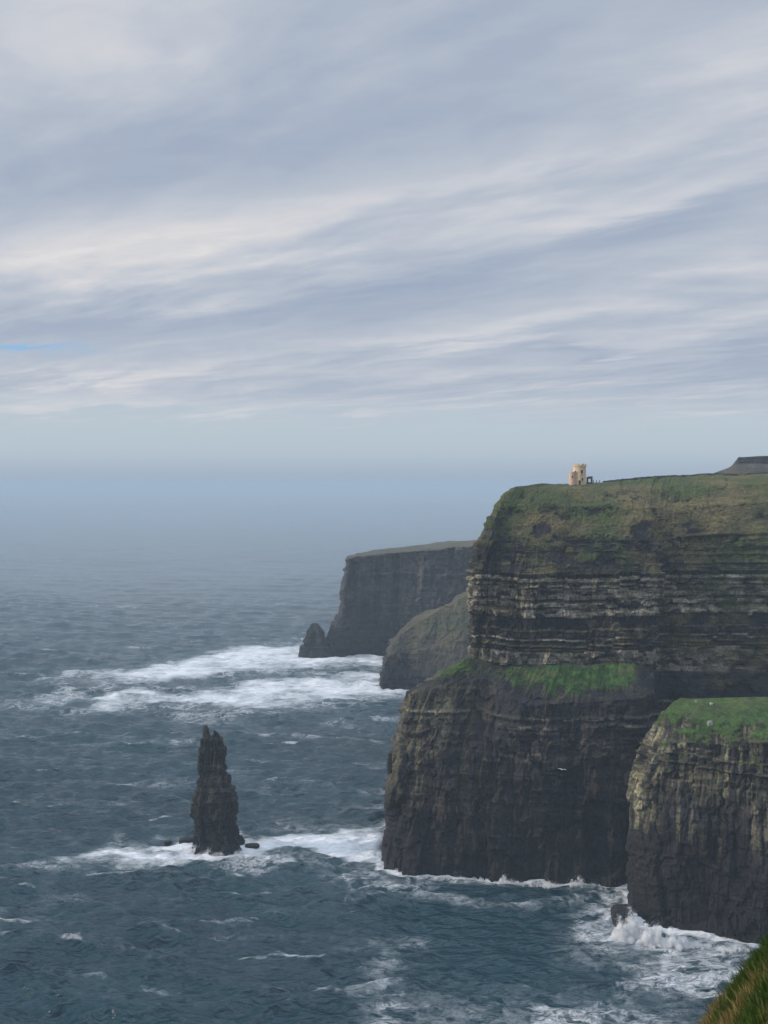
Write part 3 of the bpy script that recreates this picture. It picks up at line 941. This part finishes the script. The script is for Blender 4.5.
sea_rock(252, 846.5, 3.8, 2.6, 1.2, 3, 'low dark rock awash just right of the tall stack')
sea_rock(186, 843, 4.2, 3.0, 2.2, 5, 'low dark rock awash just left of the tall stack')
sea_rock(168, 842.5, 2.0, 1.6, 0.9, 6, 'small rock in the foam, outermost left of the tall stack')
sea_rock(621, 921, 4.5, 4.5, 5.5, 9, 'dark square rock at the foot of the near headland beside the spray')
X, Y, Zv = W(389.3, 763, 630)
boulder('rock_pinnacle', (X, Y, Zv), (1.4, 2.2, 5.4), 12, M_CLIFF, 'thin rock pinnacle jutting from the left edge of the tall cliff', 'rock', tone=(0.04, 0.04, 0.03))


# ------------------------------------------------------------------ sea
def build_sea():
    r = np.random.default_rng(4)
    py = np.concatenate([np.arange(1065, 700, -0.62), np.arange(700, 520, -0.55), np.arange(520, 490.2, -0.6)])
    Yf = F * EYE / (py - HY)
    Yn = np.concatenate([[-9000, -2000, -500, -150, 0, 100, 180, 250, 310, 360, 390], Yf[Yf > 400], [42000]])
    t_in = np.linspace(-0.345, 0.345, 620)
    ext = 0.345 * np.cumprod(np.full(17, 1.38)) 
    t = np.concatenate([-ext[::-1], t_in, ext])
    g = np.maximum(Yn, 400)
    X = np.clip(t[None] * g[:, None], -42000, 42000)
    X[:, 0], X[:, -1] = -42000, 42000
    Yg = np.broadcast_to(Yn[:, None], X.shape)
    H = np.zeros_like(X); DX = np.zeros_like(X); DY = np.zeros_like(X)
    pxm = g[:, None] / F                               # metres per pixel across
    step = np.gradient(Yn)[:, None]
    mod1 = 0.7 + 0.6 * fbm(X / 180, Yg / 120, seed=3, oct=2)
    mod2 = 0.55 + 0.9 * (0.5 + 0.5 * fbm(X / 60, Yg / 40, seed=6, oct=3))
    for i in range(46):
        if i < 8:
            lam, a = r.uniform(55, 120), r.uniform(0.18, 0.36)
            ang = math.radians(72 + r.uniform(-22, 22)); md = mod1
        elif i < 24:
            lam = r.uniform(16, 42); a = lam * r.uniform(0.0075, 0.011)
            ang = math.radians(80 + r.uniform(-38, 38)); md = mod2
        else:
            lam = r.uniform(4.5, 14); a = lam * r.uniform(0.012, 0.019)
            ang = math.radians(85 + r.uniform(-50, 50)); md = mod2
        kx, ky = math.cos(ang) * 2 * math.pi / lam, math.sin(ang) * 2 * math.pi / lam
        ph = kx * X + ky * Yg + r.uniform(0, 6.28)
        keep = np.clip(1.5 - step / (lam * 0.35), 0, 1)  # drop what the mesh cannot carry
        A = a * keep * md
        H += A * np.cos(ph)
        q = 0.75
        DX -= q * A * math.cos(ang) * np.sin(ph)
        DY -= q * A * math.sin(ang) * np.sin(ph)
    # ---- foam
    foam = np.zeros_like(X); churn = np.zeros_like(X)
    pyg = HY + F * EYE / np.maximum(Yg, 50)
    pxg = X / np.maximum(Yg, 50) * F + CX

    def poly(pts, soft, amount, wob=14.0, seed=0):
        pts = np.array([sea_pt(*p) for p in pts])
        xs = X + wob * fbm(X / 40, Yg / 60, seed=seed + 70, oct=4)
        ys = Yg + wob * 2.5 * fbm(X / 40, Yg / 60, seed=seed + 77, oct=4)
        inside = np.zeros(X.shape, bool)
        dist = np.full(X.shape, 1e9)
        for (ax, ay), (bx, by) in zip(pts, np.roll(pts, -1, 0)):
            cond = ((ay > ys) != (by > ys))
            xi = (bx - ax) * (ys - ay) / (by - ay + 1e-9) + ax
            inside ^= cond & (xs < xi)
            dx, dy = bx - ax, by - ay
            tt = np.clip(((xs - ax) * dx + (ys - ay) * dy) / (dx * dx + dy * dy + 1e-9), 0, 1)
            dist = np.minimum(dist, np.hypot(xs - ax - tt * dx, (ys - ay - tt * dy) * 0.4))
        sd = np.where(inside, dist, -dist)
        return sstep(sd, -soft, soft) * amount

    def near_line(P, width, amount, seed=0, zmax=6):
        base = P[:, :, :2][np.argmin(np.abs(P[:, :, 2]), axis=0), np.arange(P.shape[1])]
        x0, x1, y0, y1 = base[:, 0].min() - 60, base[:, 0].max() + 60, base[:, 1].min() - 60, base[:, 1].max() + 60
        m = (X > x0) & (X < x1) & (Yg > y0) & (Yg < y1)
        idx = np.argwhere(m)
        q = np.stack([X[m], Yg[m]], 1)
        d = np.full(len(q), 1e9)
        for b0 in range(0, len(base), 4):
            d = np.minimum(d, np.hypot(q[:, 0] - base[b0, 0], q[:, 1] - base[b0, 1]))
        out = np.zeros_like(X)
        w = width * (0.7 + 0.9 * (0.5 + 0.5 * fbm(q[:, 0] / 18, q[:, 1] / 18, seed=seed, oct=3)))
        out[m] = (1 - sstep(d, w * 0.35, w * 1.3)) * amount
        return out

    P1 = [(15, 683), (95, 670), (176, 658), (240, 648), (300, 641), (330, 652), (400, 656), (400, 668), (299, 673), (213, 679), (130, 682)]
    P2 = [(-45, 711), (80, 698), (165, 688), (230, 684), (299, 677), (395, 670), (410, 696), (374, 701), (299, 706), (224, 709), (165, 704), (96, 709)]
    foam = np.maximum(foam, poly(P1, 38, 0.84, 24, seed=1))
    foam = np.maximum(foam, poly(P2, 36, 0.86, 24, seed=2))
    foam = np.maximum(foam, poly([(32, 676), (40, 673), (46, 677), (46, 682), (34, 682)], 8, 0.55, 14, seed=3))
    churn = np.maximum(churn, poly([(0, 712), (60, 676), (300, 636), (400, 645), (410, 745), (300, 725), (120, 715)], 40, 0.55, seed=4))
    P3 = [(55, 862), (110, 850), (180, 842), (250, 837), (330, 828), (392, 822), (392, 862), (370, 866), (345, 860), (300, 853), (240, 858), (150, 862), (90, 864)]
    foam = np.maximum(foam, poly(P3, 9, 0.92, 12, seed=5))
    foam = np.maximum(foam, poly([(135, 853), (185, 842), (250, 843), (300, 842), (300, 852), (240, 857), (170, 858)], 6, 1.0, 7, seed=6))
    churn = np.maximum(churn, poly([(60, 866), (110, 846), (390, 815), (400, 880), (350, 885), (240, 866)], 16, 0.85, seed=7))
    foam = np.maximum(foam, near_line(PM, 5.0, 0.85, seed=8))
    churn = np.maximum(churn, near_line(PM, 8.0, 0.8, seed=9))
    foam = np.maximum(foam, near_line(PN, 6.0, 0.95, seed=10))
    churn = np.maximum(churn, near_line(PN, 15.0, 1.0, seed=11))
    foam = np.maximum(foam, poly([(590, 925), (620, 918), (660, 935), (768, 945), (768, 962), (690, 958), (610, 945)], 6, 0.6, 8, seed=12))
    churn = np.maximum(churn, poly([(545, 935), (620, 910), (800, 940), (800, 1005), (690, 990), (560, 965)], 14, 1.0, 12, seed=13))
    churn = np.maximum(churn, poly([(380, 1000), (450, 985), (560, 990), (650, 1000), (740, 1010), (740, 1060), (380, 1060)], 14, 1.0, 12, seed=14))
    churn = np.maximum(churn, poly([(380, 960), (420, 970), (410, 1040), (370, 1040)], 10, 0.6, 12, seed=15))
    foam = np.maximum(foam, poly([(430, 1018), (520, 1012), (640, 1014), (640, 1024), (540, 1022), (440, 1028)], 4, 0.5, 8, seed=16))
    for k, (x0, x1, yy, hh) in enumerate([(122, 165, 919, 3), (150, 188, 934, 5), (70, 122, 980, 4), (135, 182, 984, 4), (105, 138, 1020, 5), (18, 52, 1020, 4),
                                          (85, 100, 940, 2), (195, 240, 1000, 3), (520, 545, 995, 3), (560, 610, 938, 4), (240, 250, 975, 2), (290, 315, 990, 2),
                                          (660, 700, 975, 4), (395, 405, 1000, 6)]):
        foam = np.maximum(foam, poly([(x0, yy + hh * .3), (x0 * .6 + x1 * .4, yy - hh), (x1, yy), (x0 * .4 + x1 * .6, yy + hh)], 3.0, 0.56, 9, seed=20 + k))
    # wind-blown whitecaps everywhere, riding the crests
    cap = fbm(X / 34, Yg / 13, seed=40, oct=4) + 0.16 * H
    foam = np.maximum(foam, sstep(cap, 0.52, 0.70) * 0.5 * (Yg < 5000))
    churn = np.maximum(churn, 0.06 + 0.35 * sstep(fbm(X / 60, Yg / 25, seed=44, oct=4), 0.2, 0.6))
    churn = churn * (0.25 + 0.75 * sstep(fbm(X / 34, Yg / 30, seed=61, oct=5, gain=0.6), -0.12, 0.45))
    H += 1.6 * sstep(foam, 0.25, 0.7) * (Yg > 1050) * (Yg < 1700)
    H += foam * 0.35 * (fbm(X / 3, Yg / 4, seed=50, oct=3))
    P = np.stack([X + DX, Yg + DY, H], -1)
    nv, nu = X.shape
    Q = grid_quads(nv, nu)
    me = mesh_np('sea', P.reshape(-1, 3), Q, {'foam': foam.ravel(), 'churn': np.clip(churn, 0, 1).ravel()})
    o = link('sea', me, M_SEA, smooth=True)
    tag(o, kind='structure')


build_sea()


# ------------------------------------------------------------------ spray
def ico(level):
    bm = bmesh.new()
    bmesh.ops.create_icosphere(bm, subdivisions=level, radius=1.0)
    BV = np.array([v.co for v in bm.verts])
    BF = np.array([[v.index for v in f.verts] for f in bm.faces])
    bm.free()
    return BV, BF


def mat_mist():
    mt = bpy.data.materials.new('spray_mist')
    mt.use_nodes = True
    n = NT(mt.node_tree)
    out = n.node('ShaderNodeOutputMaterial')
    v = n.node('ShaderNodeVolumePrincipled')
    v.inputs['Color'].default_value = (0.985, 0.99, 0.995, 1)
    v.inputs['Density'].default_value = 0.6
    n.t.links.new(v.outputs[0], out.inputs['Volume'])
    return mt


M_MIST = mat_mist()


def build_spray(name, plumes, seed, label):
    r = np.random.default_rng(seed)
    BV, BF = ico(2)
    DV, DF = ico(1)
    Vs, Fs, k = [], [], 0
    Dv, Df, kd = [], [], 0
    for (px, py, Y, w, h, cnt) in plumes:             # centre px, base py, depth, half width m, height m, amount
        x0 = (px - CX) / F * Y
        def place(up):
            u = r.normal(0, 0.5)
            top = h * math.exp(-u * u * 1.3) * (0.62 + 0.25 * math.sin(u * 7 + px) + 0.13 * math.sin(u * 19 + px))
            v = r.random() ** up
            return v, np.array([x0 + u * w + v * r.normal(0, 0.22) * w * 0.4, Y + r.normal(0, 1.0), -0.2 + v * top])
        sc = 0.45 + 0.55 * min(h / 8, 1)
        for _ in range(int(cnt * 0.22) + 10):
            v, p = place(1.2)
            s = (0.35 + 1.15 * r.random() ** 3) * (1.25 - 0.8 * v) * sc
            Vs.append(p + BV * s * np.array([1, 1, 1.2])); Fs.append(BF + k); k += len(BV)
        for _ in range(int(cnt * 1.6)):
            v, p = place(0.8)
            p[0] += r.normal(0, 0.5); p[2] = max(p[2] * 1.12 + r.normal(0, 0.4), 0.0)
            s = 0.04 + 0.10 * r.random() ** 2
            Dv.append(p + DV * s); Df.append(DF + kd); kd += len(DV)
    me = mesh_np(name, np.concatenate(Vs), np.concatenate(Fs))
    o = link(name, me, M_MIST)
    md = o.modifiers.new('merge', 'REMESH')
    md.mode = 'VOXEL'
    md.voxel_size = 0.22
    tag(o, label, 'spray', kind='stuff')
    d = link('droplets', mesh_np('droplets', np.concatenate(Dv), np.concatenate(Df)), M_SPRAY, o, smooth=True)
    d['kind'] = 'stuff'


build_spray('spray', [(628, 944, 527, 7, 16, 3200), (652, 946, 522, 6, 12, 2200), (676, 948, 520, 7, 7.5, 1300), (700, 949, 519, 8, 2.5, 500),
                      (735, 950, 515, 9, 2.0, 400)], 3, 'burst of white spray at the foot of the near headland')
build_spray('spray', [(505, 884, 600, 5, 5.0, 600), (517, 885, 599, 5, 2.5, 300), (548, 887, 597, 9, 3.0, 500), (578, 888, 596, 5, 6.0, 800), (590, 890, 596, 5, 2.5, 300),
                      (440, 880, 607, 7, 2.0, 300), (460, 881, 606, 6, 2.2, 300), (400, 875, 618, 5, 2.5, 300)],
            7, 'line of white spray breaking along the foot of the tall cliff')
build_spray('spray', [(195, 849, 652, 4, 5.0, 700), (208, 851, 650, 4, 3.5, 500), (220, 852, 649, 4, 2.0, 250), (180, 848, 655, 5, 2, 300), (240, 852, 652, 4, 1.6, 250)],
            9, 'white spray breaking round the foot of the tall stack')


# ------------------------------------------------------------------ tower on the headland
M_STONE_WARM = mat_plain('sunlit_sandstone', (0.62, 0.48, 0.32), 0.9, 0.22, 1.2, 0.4, 0.1)
M_STONE_PINK = mat_plain('reddish_sandstone', (0.60, 0.40, 0.29), 0.9, 0.2, 1.2, 0.4, 0.1)
M_STONE_DARK = mat_plain('dark_flagstone', (0.085, 0.08, 0.075), 0.9, 0.4, 1.5, 0.5, 0.1)
M_HOLE = mat_plain('dark_opening', (0.02, 0.018, 0.016), 0.9, 0.2, 1.0)
M_WOOD = mat_plain('weathered_post', (0.08, 0.07, 0.06), 0.9, 0.3, 3.0)


def add_box(bm, c, size, rz=0.0):
    m = Matrix.Translation(c) @ Matrix.Rotation(rz, 4, 'Z') @ Matrix.Diagonal((*size, 1))
    bmesh.ops.create_cube(bm, size=1.0, matrix=m)


def obj_bm(name, bm, mat, parent=None, bevel=0.0, smooth=False):
    if bevel:
        bmesh.ops.bevel(bm, geom=list(bm.edges), offset=bevel, segments=1, affect='EDGES')
    bmesh.ops.recalc_face_normals(bm, faces=list(bm.faces))
    me = bpy.data.meshes.new(name)
    bm.to_mesh(me)
    bm.free()
    return link(name, me, mat, parent, smooth)


def add_drum(bm, r0, r1, z0, z1, seg=28, c=(0, 0)):
    ring = lambda r, zz: [bm.verts.new((c[0] + r * math.cos(a), c[1] + r * math.sin(a), zz)) for a in np.linspace(0, 2 * math.pi, seg, endpoint=False)]
    a, b = ring(r0, z0), ring(r1, z1)
    for i in range(seg):
        j = (i + 1) % seg
        bm.faces.new((a[i], a[j], b[j], b[i]))
    bm.faces.new(b)
    bm.faces.new(a[::-1])


def build_tower():
    Y = 733
    X, _, _ = W(580.3, 484, Y)
    root = bpy.data.objects.new('stone_tower', None)
    COL.objects.link(root)
    root.location = (X - 0.4, Y, 199.9)
    root.scale = (1.1, 1.1, 0.99)
    tag(root, 'small sunlit round stone tower with battlements on the cliff top', 'tower')
    bm = bmesh.new(); add_drum(bm, 3.7, 3.45, -1.0, 10.9); obj_bm('tower_wall', bm, M_STONE_WARM, root)
    bm = bmesh.new(); add_drum(bm, 3.75, 3.75, 10.9, 11.5); obj_bm('cornice', bm, M_STONE_WARM, root)
    for i in range(9):
        a = i * 2 * math.pi / 9 + 0.2
        bm = bmesh.new(); add_box(bm, (3.3 * math.cos(a), 3.3 * math.sin(a), 12.05), (0.75, 1.5, 1.1), a)
        obj_bm('merlon', bm, M_STONE_WARM, root)
    for (ang, zz, w, h) in ((-80, 7.6, 1.0, 1.9), (-74, 2.9, 0.8, 1.6), (-100, 1.2, 1.2, 2.2), (-140, 7.4, 0.8, 1.5)):
        a = math.radians(ang)
        bm = bmesh.new(); add_box(bm, (3.5 * math.cos(a), 3.5 * math.sin(a), zz), (0.5, w, h), a)
        wn = obj_bm('window', bm, M_HOLE, root)
        bm = bmesh.new(); add_box(bm, (3.62 * math.cos(a), 3.62 * math.sin(a), zz - h / 2 - 0.12), (0.5, w + 0.5, 0.22), a)
        obj_bm('sill', bm, M_STONE_WARM, wn)
    t = None
    bm = bmesh.new(); add_drum(bm, 2.2, 2.15, -1.0, 7.0, 24, (-4.0, -1.2)); t = obj_bm('turret', bm, M_STONE_PINK, root)
    bm = bmesh.new(); add_drum(bm, 2.3, 2.3, 7.0, 7.5, 24, (-4.0, -1.2)); obj_bm('turret_coping', bm, M_STONE_PINK, t)
    bm = bmesh.new(); add_box(bm, (-4.6, -3.3, 4.6), (0.45, 0.4, 1.3)); obj_bm('turret_window', bm, M_HOLE, t)
    # ruined walled yard to the right
    o = bpy.data.objects.new('ruined_wall', None)
    COL.objects.link(o)
    o.location = (X + 5.4, Y + 0.5, 199.3)
    tag(o, 'dark ruined wall with an opening beside the stone tower', 'wall')
    bm = bmesh.new(); add_box(bm, (-0.9, 0, 2.2), (1.0, 0.9, 5.6)); add_box(bm, (1.6, 0, 2.4), (1.1, 0.9, 6.0)); add_box(bm, (0.4, 0, 4.6), (1.6, 0.86, 1.5))
    add_box(bm, (0.4, 0, 0.4), (1.6, 0.86, 2.2))
    obj_bm('wall_stones', bm, M_STONE_DARK, o)


build_tower()


# crest line heights straight from the built headland
def crest_at(px, Y=None):
    P = PM.reshape(-1, 3)
    m = (P[:, 1] > 690) & (P[:, 1] < 800)
    q = P[m]
    pp = q[:, 0] / q[:, 1] * F + CX
    m2 = np.abs(pp - px) < 3
    q = q[m2]
    if Y is not None:
        d = np.abs(q[:, 1] - Y)
        i = np.argmin(d)
    else:
        i = np.argmin(HY - (q[:, 2] - EYE) / q[:, 1] * F)
    return q[i]


def build_ridge_wall():
    bm = bmesh.new()
    rnd = random.Random(3)
    prev = None
    pts = []
    for px in np.arange(603, 800, 2.0):
        c = crest_at(px)
        pts.append((float((px - CX) / F * (c[1] - 1)), float(c[1] - 1), float(c[2])))
    zz = np.array([p[2] for p in pts])
    zz = np.convolve(np.pad(zz, 3, 'edge'), np.ones(7) / 7, 'valid')
    yy = np.convolve(np.pad(np.array([p[1] for p in pts]), 6, 'edge'), np.ones(13) / 13, 'valid')
    rows = []
    for i, p in enumerate(pts):
        h = 0.55 + 0.4 * rnd.random()
        x, y, zv = p[0], yy[i], zz[i]
        rows.append([bm.verts.new((x, y - 0.5, zv - 1.5)), bm.verts.new((x, y - 0.4, zv + h)), bm.verts.new((x, y + 0.4, zv + h)), bm.verts.new((x, y + 0.5, zv - 1.5))])
    for a, b in zip(rows, rows[1:]):
        for i in range(3):
            bm.faces.new((a[i], b[i], b[i + 1], a[i + 1]))
    bm.faces.new(rows[0]); bm.faces.new(rows[-1][::-1])
    o = obj_bm('stone_wall', bm, M_STONE_DARK)
    tag(o, 'long low dark flagstone wall along the ridge right of the tower', 'wall')
    for i, px in enumerate((593.5, 596.5, 599.5)):
        c = crest_at(px)
        bm = bmesh.new()
        add_box(bm, (0, 0, 0.4), (0.4, 0.4, 2.0 - 0.3 * i))
        add_box(bm, (0, 0, 1.42 - 0.15 * i), (0.56, 0.56, 0.16))
        o = obj_bm('fence_post', bm, M_WOOD)
        o.location = (float((px - CX) / F * c[1]), float(c[1]), float(c[2]))
        tag(o, ['dark post standing closest to the ruined wall by the tower', 'middle one of three dark posts right of the ruined wall',
                'dark post standing closest to the long flagstone wall'][i], 'post', 'posts between the tower and the ridge wall')


build_ridge_wall()


# pale stones on the turf of the near headland and of the shelf
def place_stones():
    def on(P, px, py):
        q = P.reshape(-1, 3)
        a = q[:, 0] / q[:, 1] * F + CX
        b = HY - (q[:, 2] - EYE) / q[:, 1] * F
        return q[np.argmin((a - px) ** 2 + (b - py) ** 2)]
    items = [(PN, 710, 724, 1.1, 'largest pale boulder, in the middle of the near headland turf'), (PN, 711.5, 705, 0.8, 'pale stone on the back rim of the near headland turf'),
             (PN, 696, 702, 0.5, 'small pale stone at the left of the near headland rim'), (PN, 753, 699, 0.5, 'small pale stone at the right of the near headland rim')]
    for i, (P, px, py, s, lab) in enumerate(items):
        c = on(P, px, py)
        boulder('boulder', (float(c[0]), float(c[1]), float(c[2]) + s * 0.3), (s, s, s * 1.1), 40 + i, M_CLIFF, lab, 'boulder', 'pale stones on the near headland', (0.30, 0.30, 0.28))


place_stones()


# gull gliding in front of the cliff
def build_gull():
    Y = 190
    c = Vector(W(562, 769.5, Y))
    root = bpy.data.objects.new('gull', None)
    COL.objects.link(root)
    root.location = c
    root.rotation_euler = (0.08, 0.15, 1.25)
    tag(root, 'white gull gliding in front of the dark lower cliff', 'bird')
    M_WHITE = mat_plain('white_feathers', (0.78, 0.78, 0.76), 0.7, 0.05, 8.0, 0.1, 0.01)
    bm = bmesh.new()
    bmesh.ops.create_uvsphere(bm, u_segments=14, v_segments=10, radius=1.0)
    for v in bm.verts:
        t = v.co.x
        k = 0.085 * (1 - 0.25 * t) if t < 0.4 else 0.085 * (1 - 0.25 * t) * (1 - 0.4 * (t - 0.4))
        v.co = (t * 0.27, v.co.y * k, v.co.z * k)
    obj_bm('body', bm, M_WHITE, root, smooth=True)
    for s in (-1, 1):
        bm = bmesh.new()
        pts = [(0.12, 0.05, 0.02), (0.14, 0.3, 0.12), (0.02, 0.68, 0.06), (-0.05, 0.66, 0.055), (0.0, 0.3, 0.11), (-0.06, 0.05, 0.02)]
        up = [bm.verts.new((x, s * y, zv + 0.012)) for x, y, zv in pts]
        dn = [bm.verts.new((x, s * y, zv - 0.012)) for x, y, zv in pts]
        bm.faces.new(up); bm.faces.new(dn[::-1])
        for i in range(6):
            j = (i + 1) % 6
            bm.faces.new((up[i], dn[i], dn[j], up[j]))
        obj_bm('wing', bm, M_WHITE, root)
    bm = bmesh.new()
    v = [bm.verts.new(p) for p in ((-0.2, 0.03, 0.01), (-0.2, -0.03, 0.01), (-0.36, -0.08, 0), (-0.36, 0.08, 0))]
    f = bm.faces.new(v)
    e = bmesh.ops.extrude_face_region(bm, geom=[f])
    for q in e['geom']:
        if isinstance(q, bmesh.types.BMVert):
            q.co.z -= 0.015
    obj_bm('tail', bm, M_WHITE, root)


build_gull()


# ------------------------------------------------------------------ the grassy bank the camera stands on
def bank_z(x, y):
    x = np.asarray(x, float); y = np.asarray(y, float)
    e = x - 0.243 * y
    zz = 198.3 - 0.42 * np.clip(y - 2, 0, None)
    rise = np.where(e > 0, 1.35 * e, 1.35 * e)
    rise = np.where(e < -3, -4.05 + (e + 3) * 6.0, rise)
    rise = np.where(e > 4, 5.4 + (e - 4) * 0.15, rise)
    rise = np.where(y < 2, np.where(e > 0, rise * 0.25, rise), rise)
    zz = zz + rise
    over = np.clip(y - 14.3, 0, None)
    zz = zz - 0.9 * over - 5 * np.clip(over - 4, 0, None)
    zz = zz + 0.16 * fbm(x / 1.1, y / 1.1, seed=5, oct=4) + 0.3 * fbm(x / 4, y / 4, seed=6, oct=2)
    return np.maximum(zz, -4)


def build_bank():
    xs = np.concatenate([np.linspace(-46, -3, 50), np.linspace(-2.9, 12, 200), np.linspace(12.2, 70, 30)])
    ys = np.concatenate([np.linspace(-60, 0, 30), np.linspace(0.2, 22, 200), np.linspace(22.5, 70, 60)])
    X, Yg = np.meshgrid(xs, ys)
    Zg = bank_z(X, Yg)
    P = np.stack([X, Yg, Zg], -1)
    mt, n, out = new_mat('bank_turf')
    g = n.node('ShaderNodeNewGeometry').outputs['Position']
    f = n.noise(g, 2.2, 6, 0.65)
    zc = n.sep(g)[2]
    turf = n.ramp(f, [(0.3, (0.020, 0.035, 0.008)), (0.55, (0.040, 0.058, 0.014)), (0.8, (0.085, 0.070, 0.025))])
    rock = n.ramp(f, [(0.3, (0.02, 0.018, 0.018)), (0.7, (0.06, 0.055, 0.05))])
    principled(n, out, n.mix(n.mapr(zc, 175, 188), rock, turf), 0.95, n.bump(f, 0.8, 0.15), 0.1)
    o = link('bank', mesh_np('bank', P.reshape(-1, 3), grid_quads(*X.shape)), mt, smooth=True)
    tag(o, 'grassy cliff edge bank in the near right corner', 'bank', kind='structure')
    # grass blades
    r = np.random.default_rng(8)
    N = 60000
    y = r.uniform(6.0, 15.6, N)
    e = r.uniform(-1.5, 2.2, N)
    x = 0.243 * y + e
    zz = bank_z(x, y)
    px = x / y * F + CX
    pyy = HY - (zz - EYE) / y * F
    keep = (px > 640) & (px < 860) & (pyy < 1120)
    x, y, zz = x[keep], y[keep], zz[keep]
    N = len(x)
    tuft = fbm(x / 0.35, y / 0.35, seed=9, oct=2)
    rim = sstep(y, 13.0, 14.6)
    L = (0.07 + 0.13 * r.random(N)) * (1 + 0.5 * tuft) * (0.85 + 0.45 * rim)
    th = r.uniform(0, 2 * np.pi, N)
    bend = r.uniform(0.2, 0.8, N) * L
    bx, by = np.cos(th) * 0.6 - 0.5, np.sin(th) * 0.6
    side = np.stack([-np.sin(th), np.cos(th), 0 * th], 1) * (0.005 + 0.006 * r.random(N))[:, None]
    base = np.stack([x, y, zz - 0.02], 1)
    midp = base + np.stack([bx * bend * 0.35, by * bend * 0.35, L * 0.6], 1)
    tip = base + np.stack([bx * bend, by * bend, L], 1)
    V = np.stack([base - side, base + side, midp + side * 0.7, midp - side * 0.7, tip, tip], 1)[:, :5].reshape(-1, 3)
    o0 = np.arange(N)[:, None] * 5
    Q = np.concatenate([o0 + np.array([[0, 1, 2, 3]]), o0 + np.array([[3, 2, 4, 4]])], 0)
    quads = o0 + np.array([[0, 1, 2, 3]]); tris = o0 + np.array([[3, 2, 4]])
    F3 = np.concatenate([quads[:, [0, 1, 2]], quads[:, [0, 2, 3]], tris], 0)
    ee = x - 0.243 * y
    dry = np.clip(sstep(tuft + 0.6 * rim + 0.9 * (1 - sstep(ee, 0.1, 0.9)) - 0.45 + 0.4 * fbm(x / 0.9, y / 0.9, seed=19, oct=2) + r.normal(0, 0.25, N), -0.1, 0.7), 0, 1)
    gcol = lerp(np.broadcast_to(np.array((0.045, 0.085, 0.016)), (N, 3)), (0.25, 0.19, 0.075), dry) * r.uniform(0.6, 1.35, (N, 1))
    C = np.repeat(gcol[:, None], 5, 1)
    C[:, :2] *= 0.8
    me = mesh_np('grass', V, F3, {'tint': C.reshape(-1, 3)})
    mt, n, out = new_mat('grass_blades')
    t = n.attr('tint')[0]
    p = principled(n, out, t, 0.7, None, 0.15)
    tl = n.node('ShaderNodeBsdfTranslucent')
    n.put(tl.inputs[0], t)
    mx = n.node('ShaderNodeMixShader')
    mx.inputs[0].default_value = 0.3
    n.t.links.new(p.outputs[0], mx.inputs[1]); n.t.links.new(tl.outputs[0], mx.inputs[2]); n.t.links.new(mx.outputs[0], out.inputs['Surface'])
    o = link('grass', me, mt)
    tag(o, 'tufts of green and straw coloured grass on the near bank', 'grass', kind='stuff')


build_bank()


# ------------------------------------------------------------------ sea air
def build_haze():
    bm = bmesh.new()
    add_box(bm, (0, 17000, (224 - 6) / 2), (86000, 54000, 230))
    me = bpy.data.meshes.new('haze')
    bm.to_mesh(me); bm.free()
    mt = bpy.data.materials.new('sea_haze')
    mt.use_nodes = True
    n = NT(mt.node_tree)
    out = n.node('ShaderNodeOutputMaterial')
    v = n.node('ShaderNodeVolumePrincipled')
    v.inputs['Color'].default_value = HAZE_COLOR
    v.inputs['Density'].default_value = HAZE_DENSITY
    v.inputs['Anisotropy'].default_value = 0.0
    n.t.links.new(v.outputs[0], out.inputs['Volume'])
    o = link('haze', me, mt)
    tag(o, 'thin blue sea haze over the water', 'haze', kind='stuff')


build_haze()
